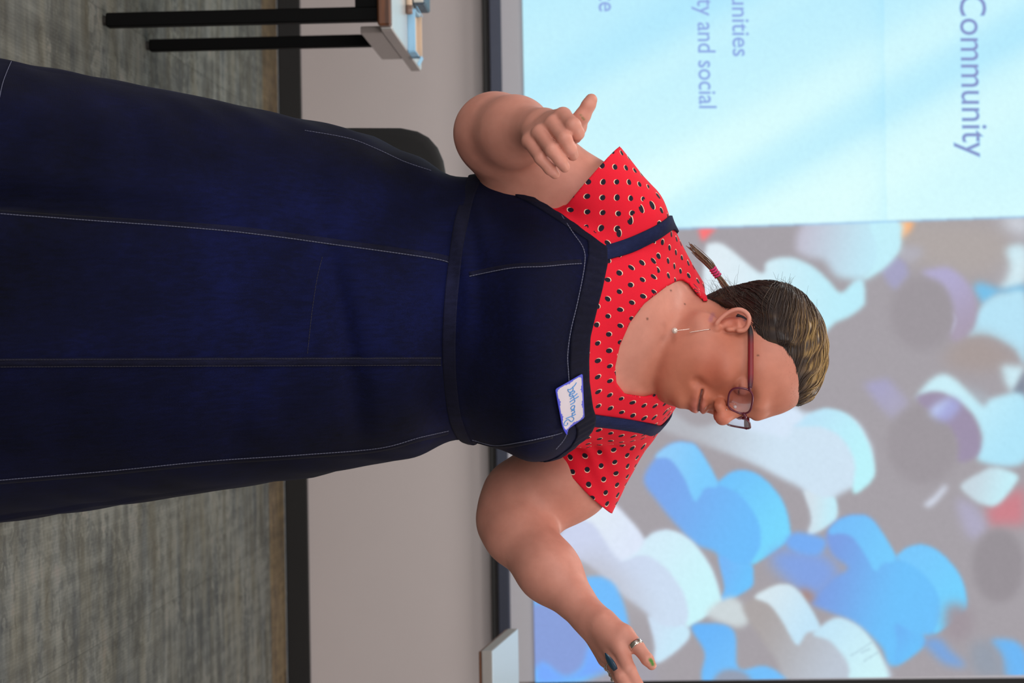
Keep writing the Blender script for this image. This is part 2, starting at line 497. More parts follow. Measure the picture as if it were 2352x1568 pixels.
# figure with its side, middle
paint(B((600, -60), (700, -90), (850, 0), (1040, -60), (1240, -75), (1400, -60), (1560, -40), (1640, 70), (1657, 165), (1632, 242), (1480, 327), (1490, 392), (1470, 437), (1360, 497), (1376, 420), (1340, 300), (1230, 235), (1080, 160), (900, 90), (700, 20)), (182, 184, 192), (208, 228, 244), ((1560, 990), (1800, 1010)), blur=3)
paint(B((1340, 295), (1420, 325), (1480, 327), (1490, 392), (1470, 437), (1362, 496), (1376, 420)), (212, 226, 236), (196, 238, 250), ((1850, 1170), (1920, 1180)), blur=1.5)
paint(A((730, 1370), (790, 1318), (870, 1272), (960, 1252), (1080, 1290), (1180, 1400), (1245, 1560), (1250, 1700), (1120, 1800), (1130, 1600), (1040, 1440), (900, 1370)), (190, 226, 248), (190, 244, 252), ((1800, 940), (2010, 1060)), blur=1.8)
paint(A((300, 1290), (600, 1280), (735, 1236), (792, 1318), (730, 1370), (690, 1440), (600, 1420), (420, 1380)), (210, 226, 246), (216, 232, 250), ((1650, 940), (1830, 970)), blur=3)
# blue figure
paint(B((600, 250), (640, 160), (720, 82), (795, 73), (850, 100), (940, 252), (1000, 213), (1070, 203), (1150, 240), (1235, 340), (1270, 460), (1255, 530), (1095, 636), (1102, 690), (1085, 742), (950, 812), (976, 740), (940, 590), (840, 540), (740, 440), (660, 340)), (126, 168, 236), (112, 190, 252), ((1500, 1100), (1740, 1210)), blur=2.2)
paint(B((650, 140), (720, 82), (795, 73), (850, 100), (942, 262), (880, 285), (835, 342), (785, 235), (720, 150)), (150, 206, 250), (126, 204, 254), ((1500, 1040), (1640, 1080)), blur=1.5)
paint(B((940, 262), (1000, 213), (1070, 203), (1150, 240), (1235, 340), (1270, 460), (1255, 530), (1095, 636), (1138, 545), (1125, 430), (1050, 320), (980, 280)), (116, 196, 252), (122, 216, 254), ((1650, 1100), (1800, 1230)), blur=1.5)
paint(B((944, 595), (1020, 628), (1095, 636), (1102, 690), (1085, 742), (955, 808), (974, 740)), (122, 184, 248), (112, 196, 254), ((1650, 1290), (1730, 1320)), blur=1.5)
# white figure below it
paint(B((200, 560), (240, 450), (330, 372), (420, 333), (480, 372), (600, 522), (650, 487), (730, 480), (820, 530), (905, 645), (950, 775), (940, 830), (800, 922), (797, 985), (660, 1087), (650, 1000), (620, 870), (480, 760), (350, 640)), (206, 214, 240), (206, 224, 244), ((1310, 1200), (1600, 1400)), blur=2.5)
paint(B((250, 640), (400, 600), (560, 760), (640, 880), (560, 860), (420, 760)), (186, 184, 190), blur=14, alpha=.7)
paint(B((600, 522), (650, 487), (730, 480), (820, 530), (905, 645), (950, 775), (940, 830), (800, 922), (806, 860), (780, 760), (700, 650), (600, 590), (500, 615)), (214, 236, 250), (204, 246, 252), ((1430, 1240), (1650, 1380)), blur=1.6)
paint(B((290, 410), (350, 360), (420, 333), (480, 372), (600, 522), (500, 615), (430, 540), (370, 450)), (226, 236, 246), (222, 232, 250), ((1330, 1160), (1460, 1260)), blur=2)
paint(B((622, 875), (700, 920), (800, 922), (797, 985), (660, 1087), (655, 1000)), (206, 224, 244), (202, 234, 250), ((1490, 1420), (1570, 1460)), blur=1.6)
# blue at the lower left edge of the slide
paint(B((60, 860), (140, 760), (320, 698), (400, 690), (470, 735), (520, 860), (524, 960), (470, 1060), (420, 1150), (60, 1180)), (118, 190, 253), blur=2)
paint(B((40, 850), (190, 818), (300, 880), (345, 960), (345, 1040), (310, 1115), (240, 1152), (185, 1125), (140, 1095), (40, 1110)), (138, 160, 218), blur=3)
paint(B((118, 1090), (150, 1092), (200, 1135), (250, 1153), (320, 1110), (350, 1020), (440, 1040), (440, 1120), (330, 1150), (120, 1175)), (122, 172, 254), blur=2.5)
paint(B((350, 1190), (460, 1115), (620, 1080), (640, 1190)), (164, 160, 170), blur=5)
# small pieces
paint(B((888, 862), (1000, 783), (1086, 860), (1070, 912), (1015, 920)), (206, 216, 220), blur=3)
paint(B((1180, 590), (1320, 560), (1450, 600), (1500, 700), (1380, 790), (1250, 700)), (132, 164, 228), blur=7)
paint(B((1252, 535), (1290, 488), (1365, 495), (1442, 525), (1400, 592), (1300, 575)), (120, 174, 244), blur=2.5)
# big blue figure on the right
paint(B((1440, 500), (1500, 428), (1590, 406), (1662, 440), (1762, 602), (1810, 562), (1885, 546), (1965, 582), (2052, 682), (2084, 790), (2070, 852), (1942, 952), (1886, 962), (1886, 1012), (1762, 1098), (1720, 1086), (1690, 1010), (1560, 900), (1400, 830), (1375, 800), (1470, 700), (1540, 650), (1470, 590)), (126, 160, 228), (112, 194, 252), ((1880, 1300), (2080, 1360)), blur=2.4)
paint(B((1450, 490), (1500, 428), (1590, 406), (1662, 440), (1762, 602), (1700, 630), (1665, 665), (1620, 590), (1550, 500)), (120, 190, 250), (120, 204, 254), ((1900, 1210), (2060, 1280)), blur=1.6)
paint(B((1762, 602), (1810, 562), (1885, 546), (1965, 582), (2052, 682), (2084, 790), (2070, 852), (1942, 952), (1965, 860), (1950, 760), (1880, 670), (1810, 625)), (122, 200, 253), (118, 210, 255), ((2060, 1270), (2220, 1400)), blur=1.6)
paint(B((1760, 905), (1850, 955), (1886, 962), (1886, 1012), (1762, 1098), (1768, 1000)), (112, 182, 246), (110, 194, 252), ((2060, 1440), (2120, 1480)), blur=1.8)
paint(B((1310, 760), (1350, 745), (1390, 790), (1340, 815)), (170, 140, 134), blur=4)
# pale figure at the bottom
paint(B((1060, 850), (1100, 790), (1180, 740), (1255, 724), (1325, 770), (1412, 922), (1460, 890), (1512, 882), (1602, 930), (1685, 1040), (1722, 1180), (1300, 1190), (1200, 1060)), (172, 166, 166), (190, 200, 214), ((1740, 1400), (1960, 1500)), blur=2.5)
paint(B((1110, 785), (1180, 740), (1255, 724), (1325, 770), (1412, 922), (1350, 950), (1305, 1005), (1240, 900), (1180, 820)), (216, 232, 240), (196, 230, 250), ((1740, 1360), (1880, 1440)), blur=1.6)
paint(B((1412, 922), (1460, 890), (1512, 882), (1602, 930), (1685, 1040), (1722, 1180), (1560, 1190), (1540, 1090), (1460, 990), (1380, 958)), (196, 230, 248), (208, 244, 250), ((1880, 1430), (2030, 1540)), blur=1.8)
for (a, b) in (((1550, 1055), (1650, 990)), ((1610, 1080), (1680, 1035)), ((1600, 1040), (1640, 1020))):
    paint(B(a, (a[0] + 2, a[1] + 4), (b[0] + 2, b[1] + 4), b), (140, 160, 180), blur=.6, smooth=False, alpha=.5)
# blue piece bottom
paint(B((818, 922), (900, 906), (980, 915), (1022, 960), (1036, 1112), (1150, 1100), (1232, 1140), (1240, 1190), (890, 1190), (880, 1040)), (108, 182, 250), (118, 192, 252), ((1600, 1440), (1700, 1540)), blur=1.8)
paint(B((930, 1150), (980, 1118), (1060, 1130), (1090, 1180), (930, 1190)), (150, 160, 180), blur=2.5)
# right side bits
paint(B((2170, 380), (2260, 320), (2360, 270), (2360, 450), (2190, 456)), (206, 132, 142), blur=6, smooth=False)
paint(B((2040, 340), (2130, 370), (2180, 470), (2100, 510)), (176, 172, 196), blur=5)
paint(B(*[(2235 + 120 * math.cos(a), 640 + 170 * math.sin(a)) for a in np.linspace(0, 2 * math.pi, 14)[:-1]]), (152, 146, 152), blur=4)
paint(B((2060, 270), (2150, 210), (2215, 185), (2310, 215), (2320, 250), (2232, 357), (2160, 356), (2100, 320)), (200, 216, 226), (198, 240, 250), ((2230, 1090), (2330, 1120)), blur=2.2)
paint(B((1890, 360), (1940, 320), (1985, 270), (1995, 285), (1930, 360)), (222, 232, 250), blur=3)
paint(B((2000, 820), (2100, 840), (2110, 940), (2040, 990), (1990, 940)), (160, 150, 158), blur=6)
paint(B((1885, 985), (1960, 974), (2012, 1030), (2085, 1102), (1990, 1092), (1920, 1030)), (124, 166, 222), blur=4)
paint(B((2200, 985), (2300, 984), (2360, 1040), (2360, 1160), (2262, 1140), (2250, 1060)), (112, 184, 246), blur=3)
paint(B((2110, 1010), (2200, 990), (2250, 1080), (2262, 1150), (2130, 1140)), (150, 158, 172), blur=6)
# white slide panel on the left, with soft diagonal light streaks and one fold line
nrm_ = (600 * PX + 1100 * PY) / 1253
f = .30 + .55 * np.clip(PY / 520, 0, 1)
def band(c, w, a): return a * np.exp(-((nrm_ - c) / w) ** 2)
n0 = lambda x, y: (600 * x + 1100 * y) / 1253
f = f + band(n0(1800, 250), 52, .34) + band(n0(2100, 130), 30, .18) + band(n0(2190, 300), 80, .25) + band(n0(1560, 130), 40, .22) \
      - band(n0(1905, 330), 34, .22) - band(n0(1560, 30), 60, .24) - band(n0(2330, 20), 60, .2) - band(n0(1700, 60), 45, .12)
seam = 2030 + PY * .014
f = f - .22 * np.exp(-np.clip(seam - PX, 0, 999) / 26) * (PX < seam)
f = np.clip(f, 0, 1)[..., None]
LEFT = np.array((176, 232, 255.)) * (1 - f) + np.array((222, 255, 255.)) * f
edge_y = 525 - (PX - 1560) * .0341
mL = np.clip(gblur((PY < edge_y).astype(float), 1.3), 0, 1)[..., None]
line = np.exp(-((PY - edge_y) / 3.0) ** 2)[..., None] * .45
IMG = IMG * (1 - mL) + LEFT * mL
IMG = IMG * (1 - line) + np.array((128, 178, 236.)) * line
# faint mottling of a projected picture
IMG = IMG * (1 + .010 * gblur(rng.standard_normal((SH, SW)), .9)[..., None] * 1.5)
IMG = np.clip(IMG, 0, 255)

xs = np.r_[np.arange(1200, 2362, 2.6), np.arange(2380, 2640, 40)]
ys = np.r_[np.arange(-1180, -20, 60), np.arange(-8, 1558, 2.6), 1563]
GXp, GYp = np.meshgrid(xs, ys)
XP = GXp + .0191 * GYp
YP = GYp * np.where(GYp > 0, (1563 - (GXp - 1480) * .016) / 1563, 1)
ray = _F[None, None] + _u * ((XP - 1176) / FPX)[..., None] + _r * ((YP - 784) / FPX)[..., None]
VV = CAM + ray * ((SCR_Y - .002) / ray[..., 1:2])
ii = np.clip(((YP + 4) / 2), 0, SH - 1.01); jj = np.clip((XP - SX0) / 2, 0, SW - 1.01)
i0, j0 = ii.astype(int), jj.astype(int); fi, fj = (ii - i0)[..., None], (jj - j0)[..., None]
CC = (IMG[i0, j0] * (1 - fi) + IMG[i0 + 1, j0] * fi) * (1 - fj) + (IMG[i0, j0 + 1] * (1 - fi) + IMG[i0 + 1, j0 + 1] * fi) * fj
edge_row = gblur(np.repeat(IMG[2:30].mean(0)[None, :, 0], 4, 0), 30), gblur(np.repeat(IMG[2:30].mean(0)[None, :, 1], 4, 0), 30), gblur(np.repeat(IMG[2:30].mean(0)[None, :, 2], 4, 0), 30)
soft = np.stack([e[0][j0] for e in edge_row], -1)
kk = np.clip((-YP - 4) / 120, 0, 1)[..., None]
CC = CC * (1 - kk) + soft * kk
h, w = GXp.shape
idx = np.arange(h * w).reshape(h, w)
FF = np.stack([idx[:-1, :-1], idx[1:, :-1], idx[1:, 1:], idx[:-1, 1:]], -1).reshape(-1, 4)
me = mesh_np('slide', VV.reshape(-1, 3), FF)
set_vcol(me, lin(CC.reshape(-1, 3)))
slide = link('projected_slide', me, emit_attr('projected_picture'), screen)
slide['label'] = 'projected slide with pale and blue toy figures and a cyan text panel'

def lettering(body, base_x, y0p, y1p, xh, col, halo, bold):
    """text on the slide: baseline at picture x, from y0p to y1p, x-height xh pixels"""
    for k, (off, c, dz) in enumerate(((bold + .045, halo, .0035), (bold, col, .005))):
        cu = bpy.data.curves.new('lettering', 'FONT')
        cu.body = body; cu.offset = off * .5; cu.resolution_u = 4
        o = bpy.data.objects.new('tmp', cu); COL.objects.link(o)
        bpy.context.view_layer.update()
        me = bpy.data.meshes.new_from_object(o.evaluated_get(bpy.context.evaluated_depsgraph_get()))
        bpy.data.objects.remove(o)
        co = np.empty(len(me.vertices) * 3, np.float32); me.vertices.foreach_get('co', co); co = co.reshape(-1, 3)
        if k == 0:
            ref = bpy.data.curves.new('x', 'FONT'); ref.body = 'x'
            ro = bpy.data.objects.new('tmp', ref); COL.objects.link(ro); bpy.context.view_layer.update()
            rm = bpy.data.meshes.new_from_object(ro.evaluated_get(bpy.context.evaluated_depsgraph_get()))
            sx = max(v.co.y for v in rm.vertices); bpy.data.objects.remove(ro)
            x0, x1 = co[:, 0].min() + off * .5, co[:, 0].max() - off * .5
        yy = y0p + (co[:, 0] - x0) / (x1 - x0) * (y1p - y0p)
        xx = base_x + .019 * (yy - y0p) + co[:, 1] / sx * xh
        rr = _F[None] + _u * ((xx - 1176) / FPX)[:, None] + _r * ((yy - 784) / FPX)[:, None]
        W = CAM + rr * ((SCR_Y - dz) / rr[:, 1:2])
        me.vertices.foreach_set('co', W.astype(np.float32).ravel()); me.update()
        link('lettering', me, emit('letter_%d' % c[0], c), slide, smooth=False)
TXT, HALO = (146, 172, 230), (176, 220, 252)
lettering('Community', 2204.5, -12, 361, 39, (140, 152, 202), (166, 214, 250), -.012)
lettering('unities', 1681, -10, 129, 26, TXT, HALO, 0)
lettering('ty and social', 1601.5, -3, 248, 26, TXT, HALO, 0)
lettering('ce', 1375, -18, 26, 27, TXT, HALO, .0)

# ------------------------------------------------------------------ table at the upper left of the picture
black_metal = plain('black_powder_coat', (3, 3, 3), .6, .0, spec=.1)
wood = NT('wood_edge')
wv = wood.noise(wood.mapping(wood.obj(), (6, 60, 90)), 1, 4)
wood.l(wood.ramp(wv, [(.3, lin((58, 30, 12))), (.7, lin((112, 64, 30)))]), wood.b.inputs['Base Color'])
wood.b.inputs['Roughness'].default_value = .45
top_mat = plain('pale_laminate', (186, 186, 184), .25, noise_amt=.05, noise_scale=30, spec=.8)
edge_mat = plain('grey_edge', (160, 150, 146), .6)
tdn, tdf = 4.82, 5.62
tx = P(880, 60, tdn)[0]
ttop = P(897, 58, tdn)[2]
tth = .029
tw = 1.5
tbl = empty('side_table', (tx - tw / 2, (tdn + tdf) / 2, 0))
tagit(tbl, 'side table with black legs, wood edge and pale top before the screen', 'table')
MB().box((tx - tw / 2, (tdn + tdf) / 2 + .02, ttop - tth / 2), (tw, tdf - tdn - .04, tth), bev=.003).build('tabletop', [top_mat], tbl)
MB().box((tx - tw / 2 - .002, tdn + .018, ttop - tth / 2 - .001), (tw - .002, .036, tth + .002), bev=.004).build('wood_edge', wood.m, tbl)
MB().box((tx + .001, (tdn + tdf) / 2 + .02, ttop - tth / 2), (.004, tdf - tdn - .06, tth - .002), bev=.0015).build('edge_band', edge_mat, tbl)
apz = ttop - tth - .03
MB().box((tx - tw / 2, tdn + .052, apz), (tw - .06, .02, .06), bev=.002).build('front_apron', black_metal, tbl)
MB().box((tx - .012, (tdn + tdf) / 2 - .04, apz), (.018, .46, .056), bev=.002).build('side_apron', edge_mat, tbl)
for (px, py, d, wd) in ((237, 48, 4.86, .034), (335, 105.5, 5.32, .031)):
    c = P(px, py, d)
    for xx in (c[0], 2 * (tx - tw / 2) - c[0]):
        lg = MB().box((xx, d, (ttop - tth) / 2 + .004), (wd, wd, ttop - tth - .010), bev=.003).build('leg', black_metal, tbl)
        MB().tube([(xx, d, 0.0), (xx, d, .012)], .012, 10).build('foot', plain('foot_grey', (40, 36, 32), .6), lg)
# things lying on it
bx = empty('card_box', P(944, 70, 5.24))
bx.location.z = ttop
tagit(bx, 'small light blue open box with tan card inside on the side table', 'box')
c = P(944, 70, 5.24); bw = .106
blue_card = plain('blue_card', (150, 200, 232), .55); tan_card = plain('tan_card', (206, 182, 158), .7)
MB().box((c[0], 5.24, ttop + .010), (bw, .003, .020), bev=.001).build('front_panel', blue_card, bx)
MB().box((c[0], 5.36, ttop + .013), (bw, .003, .026), bev=.001).build('back_panel', tan_card, bx)
MB().box((c[0], 5.30, ttop + .0015), (bw, .12, .003), bev=.001).build('base', plain('plum_card', (92, 76, 84), .7), bx)
for sx in (-1, 1):
    MB().box((c[0] + sx * (bw / 2 + .0015), 5.30, ttop + .011), (.003, .12, .022), bev=.001).build('side_panel', blue_card, bx)
    R = Matrix.Rotation(sx * .5, 3, 'Y')
    MB().box((c[0] + sx * (bw / 2 + .012), 5.345, ttop + .022), (.024, .05, .002), R, bev=.0008).build('flap', blue_card, bx)
MB().box((c[0], 5.31, ttop + .009), (bw - .008, .09, .010), bev=.002).build('card_stack', tan_card, bx)
c = P(948, 0, 5.42)
spk = NT('speckled_blue_black')
vn = spk.noise(spk.obj(), 380, 1)
spk.l(spk.ramp(vn, [(.55, lin((34, 44, 58))), (.62, lin((96, 128, 150)))]), spk.b.inputs['Base Color'])
nb = MB().box((c[0] - .105, 5.44, ttop + .018), (.25, .16, .034), bev=.004).build('cover', spk.m)
pg = MB().box((c[0] - .106, 5.435, ttop + .018), (.246, .162, .026), bev=.002)
root = empty('notebook', (c[0] - .1, 5.44, ttop))
tagit(root, 'dark speckled notebook lying beside the blue box on the side table', 'notebook')
nb.parent = root; nb.matrix_parent_inverse = root.matrix_basis.inverted()
pg.build('pages', plain('pages', (200, 196, 186), .8), root)
c = P(941, 8, 5.2)
mk_ = empty('marker_pen', (c[0] - .03, 5.2, ttop))
tagit(mk_, 'short tan marker pen lying in front of the speckled notebook', 'pen')
MB().tube([(c[0] - .09, 5.205, ttop + .0085), (c[0] - .088, 5.205, ttop + .0085), (c[0] + .004, 5.2, ttop + .0085), (c[0] + .006, 5.2, ttop + .0085)], [.006, .008, .008, .006], 12).build('barrel', tan_card, mk_, True)
MB().tube([(c[0] + .0055, 5.2, ttop + .0085), (c[0] + .026, 5.199, ttop + .0085), (c[0] + .028, 5.199, ttop + .0085)], [.0088, .0088, .006], 12).build('cap', plain('pen_cap', (120, 96, 84), .4), mk_, True)

# ------------------------------------------------------------------ black chair behind the dress
chx = P(950, 293, 4.27)[0] + .235
chair = empty('conference_chair', (chx, 4.45, 0))
tagit(chair, 'black upholstered chair half hidden behind the denim dress', 'chair')
fabric = plain('black_upholstery', (9, 9, 10), .85, noise_amt=.25, noise_scale=500)
steel = plain('dark_steel', (40, 40, 42), .35, .7)
def pad(c, w, dpt, hgt, r, axis, curve, name, mat, parent, n=28):
    """rounded cushion: superellipse outline w x hgt, thickness dpt, puffed rim"""
    V, F = [], []
    prof = [(.0, -.5), (.86, -.5), (.95, -.44), (1.0, -.2), (1.0, .2), (.95, .44), (.86, .5), (.0, .5)]
    for (s, t) in prof:
        for k in range(n):
            a = 2 * math.pi * k / n
            ca, sa = math.cos(a), math.sin(a)
            x = math.copysign(abs(ca) ** r, ca) * w / 2; z = math.copysign(abs(sa) ** r, sa) * hgt / 2
            # keep the rim width constant
            x *= s if s < .5 else 1 - (1 - s) * .12 / (w / 2); z *= s if s < .5 else 1 - (1 - s) * .12 / (hgt / 2)
            y = t * dpt + curve * (x / (w / 2)) ** 2
            V.append((c[0] + x, c[1] + y, c[2] + z) if axis == 'y' else (c[0] + x, c[1] + z, c[2] + y))
    for j in range(len(prof) - 1):
        for k in range(n):
            F.append((j * n + k, j * n + (k + 1) % n, (j + 1) * n + (k + 1) % n, (j + 1) * n + k))
    mb = MB().add(V, F)
    return mb.build(name, mat, parent, True)
ztop = P(1026, 330, 4.27)[2]
pad((chx, 4.29, ztop - .20), .47, .055, .40, .42, 'y', -.03, 'backrest', fabric, chair)
pad((chx, 4.56, .455), .47, .07, .46, .45, 'z', 0, 'seat', fabric, chair)
for sx in (-1, 1):
    MB().tube(catmull([(chx + sx * .19, 4.315, ztop - .12), (chx + sx * .2, 4.325, .5), (chx + sx * .205, 4.33, .41), (chx + sx * .21, 4.27, 0.0)], 6), .0115, 8).build('leg', steel, chair, True)
    MB().tube(catmull([(chx + sx * .205, 4.36, .418), (chx + sx * .205, 4.70, .418), (chx + sx * .207, 4.745, .39), (chx + sx * .215, 4.78, 0.0)], 6), .0115, 8).build('leg', steel, chair, True)
MB().tube([(chx - .205, 4.5, .41), (chx + .205, 4.5, .41)], .009, 8).build('seat_frame', steel, chair, True)

# ------------------------------------------------------------------ lectern at the lower right of the picture
lx0, ld = P(1131, 1494, 5.0)[0], 5.0
lz = P(1131, 1494, 5.0)[2]
lect = empty('lectern', (lx0 + .3, 5.2, 0))
tagit(lect, 'pale slanted lectern top cut by the picture edge before the screen', 'lectern')
far = P(1190, 1443, 5.38)
dz = far[2] - lz
skew = far[0] - lx0
pale = plain('pale_lectern_laminate', (176, 196, 208), .3, noise_amt=.03, spec=.7)
lgrey = plain('lectern_grey_edge', (150, 146, 142), .6)
def slab(z_off, th, mat, name, grow=0.0):
    V = []
    for t in (0, -th):
        V += [(lx0 - grow, ld - grow, lz + z_off + t), (lx0 + .62, ld - grow, lz + z_off + t), (lx0 + .62, ld + .38, lz + dz + z_off + t), (lx0 + skew - grow, ld + .38, lz + dz + z_off + t)]
    F = [(0, 1, 2, 3), (7, 6, 5, 4), (0, 4, 5, 1), (1, 5, 6, 2), (2, 6, 7, 3), (3, 7, 4, 0)]
    o = MB().add(V, F).build(name, mat, lect)
    m = o.modifiers.new('bevel', 'BEVEL'); m.width = .002; m.segments = 2
    return o
slab(0, .002, pale, 'writing_surface', -.001)
slab(-.002, .025, lgrey, 'top_panel')
slab(-.027, .007, wood.m, 'wood_trim', -.002)
MB().box((lx0 + .42, 5.22, (lz - .03) / 2 + .01), (.12, .12, lz - .05), bev=.006).build('column', lgrey, lect)
MB().box((lx0 + .42, 5.22, .0125), (.36, .36, .025), bev=.006).build('base', black_metal, lect)
# ------------------------------------------------------------------ signed-distance modelling engine
def d_cone(p, a, b, ra, rb):
    a = np.asarray(a, float); ba = np.asarray(b, float) - a
    t = np.clip(((p - a) @ ba) / (ba @ ba), 0, 1)
    return np.linalg.norm(p - a - t[:, None] * ba, axis=1) - (ra + t * (rb - ra))
def d_ell(p, c, r, R=None):
    q = p - np.asarray(c, float)
    if R is not None: q = q @ R
    r = np.asarray(r, float)
    k0 = np.linalg.norm(q / r, axis=1); k1 = np.linalg.norm(q / (r * r), axis=1)
    return np.where(k1 < 1e-9, -r.min(), k0 * (k0 - 1) / np.maximum(k1, 1e-9))
def smin(a, b, k):
    if k <= 0: return np.minimum(a, b)
    h = np.maximum(k - np.abs(a - b), 0) / k
    return np.minimum(a, b) - h * h * k * .25
def smax(a, b, k): return -smin(-a, -b, k)

class Field:
    """ordered list of shapes; each is joined to (or cut from) what came before"""
    def __init__(s): s.L = []
    def add(s, fn, c, rad, k=0.0, op='u'): s.L.append((fn, np.asarray(c, float), rad, k, op)); return s
    def cone(s, a, b, ra, rb, k=.01, op='u'):
        a, b = np.asarray(a, float), np.asarray(b, float)
        return s.add(lambda p: d_cone(p, a, b, ra, rb), (a + b) / 2, np.linalg.norm(a - b) / 2 + max(ra, rb), k, op)
    def chain(s, pts, rad, k=.01, kk=.004):
        for i in range(len(pts) - 1):
            s.cone(pts[i], pts[i + 1], rad[i], rad[i + 1], k if i == 0 else kk)
        return s
    def ell(s, c, r, R=None, k=.01, op='u'):
        return s.add(lambda p: d_ell(p, c, r, R), c, max(r), k, op)
    def group(s, f, k=.01, op='u'):
        c = np.mean([q[1] for q in f.L], 0); rad = max(np.linalg.norm(q[1] - c) + q[2] for q in f.L)
        return s.add(lambda p: f(p), c, rad, k, op)
    def __call__(s, p, cull=True):
        d = np.full(len(p), .6)
        if len(p) == 0: return d
        c = p.mean(0); R = np.linalg.norm(p - c, axis=1).max()
        for fn, cc, rad, k, op in s.L:
            gap = np.linalg.norm(cc - c) - R - rad
            if op == 'u':
                if gap > k + .05: d = np.minimum(d, gap); continue
                d = smin(d, fn(p), k)
            elif op == 's':
                if gap > k + .02: continue
                d = smax(d, -fn(p), k)
            elif op == 'i': d = smax(d, fn(p), k)
            else: d = d + fn(p)                  # 'd': displacement
        return d

def surface(field, lo, hi, h, B=8, slack=1.5, smooth=1):
    """naive surface nets on sparse blocks of B^3 cells -> verts, quads"""
    lo, hi = np.asarray(lo, float), np.asarray(hi, float)
    H = h * B
    n = np.ceil((hi - lo) / H).astype(int)
    g = np.stack(np.meshgrid(*[np.arange(k) for k in n], indexing='ij'), -1).reshape(-1, 3)
    cen = lo + (g + .5) * H
    sup = (g // 5); key = (sup[:, 0] * 4096 + sup[:, 1]) * 4096 + sup[:, 2]
    order = np.argsort(key, kind='stable'); g, cen, key = g[order], cen[order], key[order]
    cuts = np.r_[0, np.nonzero(np.diff(key))[0] + 1, len(key)]
    keep = np.zeros(len(g), bool)
    for a, b in zip(cuts[:-1], cuts[1:]):
        keep[a:b] = np.abs(field(cen[a:b])) < H * .87 * slack
    g, key = g[keep], key[keep]
    cuts = np.r_[0, np.nonzero(np.diff(key))[0] + 1, len(key)] if len(g) else [0]
    loc = np.stack(np.meshgrid(*[np.arange(B + 1)] * 3, indexing='ij'), -1).reshape(-1, 3)
    N = n * B + 2
    def cid(ijk): return (ijk[..., 0].astype(np.int64) * N[1] + ijk[..., 1]) * N[2] + ijk[..., 2]
    verts, ids, quads = [], [], []
    for a, b in zip(cuts[:-1], cuts[1:]):
        base = g[a:b] * B
        ijk = base[:, None, :] + loc[None]
        D = field((lo + ijk.reshape(-1, 3) * h)).reshape(b - a, B + 1, B + 1, B + 1)
        S = D < 0
        cnt = sum(S[:, i:B + i, j:B + j, k:B + k].astype(int) for i in (0, 1) for j in (0, 1) for k in (0, 1))
        act = np.argwhere((cnt > 0) & (cnt < 8))
        if len(act) == 0: continue
        bi, ci = act[:, 0], act[:, 1:]
        acc = np.zeros((len(act), 3)); num = np.zeros(len(act))
        cor = np.array([(i, j, k) for i in (0, 1) for j in (0, 1) for k in (0, 1)])
        dv = np.stack([D[bi, ci[:, 0] + c[0], ci[:, 1] + c[1], ci[:, 2] + c[2]] for c in cor], 1)
        for e0 in range(8):
            for ax in range(3):
                if cor[e0][ax]: continue
                e1 = e0 + (4, 2, 1)[ax]
                d0, d1 = dv[:, e0], dv[:, e1]
                m = (d0 < 0) != (d1 < 0)
                t = d0[m] / (d0[m] - d1[m])
                q = np.repeat(cor[e0][None].astype(float), m.sum(), 0); q[:, ax] += t
                acc[m] += q; num[m] += 1
        gc = base[bi] + ci
        verts.append(lo + (gc + acc / num[:, None]) * h); ids.append(cid(gc))
        for ax in range(3):
            o1, o2 = [q for q in range(3) if q != ax]
            sl0 = [slice(None)] + [slice(0, B)] * 3; sl1 = list(sl0); sl1[ax + 1] = slice(1, B + 1)
            s0, s1 = S[tuple(sl0)], S[tuple(sl1)]
            cr = np.argwhere(s0 != s1)
            if len(cr) == 0: continue
            flip = s0[tuple(cr.T)]
            gc = base[cr[:, 0]] + cr[:, 1:]
            e1 = np.zeros(3, int); e1[o1] = 1; e2 = np.zeros(3, int); e2[o2] = 1
            ok = (gc[:, o1] > 0) & (gc[:, o2] > 0)
            gc, flip = gc[ok], flip[ok]
            q = np.stack([cid(gc), cid(gc - e1), cid(gc - e1 - e2), cid(gc - e2)], 1)
            if ax == 1: flip = ~flip
            q[~flip] = q[~flip][:, ::-1]
            quads.append(q)
    V = np.concatenate(verts); I = np.concatenate(ids); Q = np.concatenate(quads)
    o = np.argsort(I); I, V = I[o], V[o]
    pos = np.searchsorted(I, Q.ravel()); pos = np.minimum(pos, len(I) - 1)
    good = (I[pos] == Q.ravel()).reshape(-1, 4).all(1)
    F = pos.reshape(-1, 4)[good]
    for _ in range(smooth):
        acc = np.zeros_like(V); num = np.zeros(len(V))
        for i, j in ((0, 1), (1, 2), (2, 3), (3, 0)):
            for a, b in ((i, j), (j, i)):
                np.add.at(acc, F[:, a], V[F[:, b]]); np.add.at(num, F[:, a], 1)
        V = V * .5 + .5 * acc / np.maximum(num, 1)[:, None]
    used = np.zeros(len(V), bool); used[F.ravel()] = True
    rm = np.cumsum(used) - 1
    return V[used], rm[F]

def fast_cos(a): return np.cos(a)

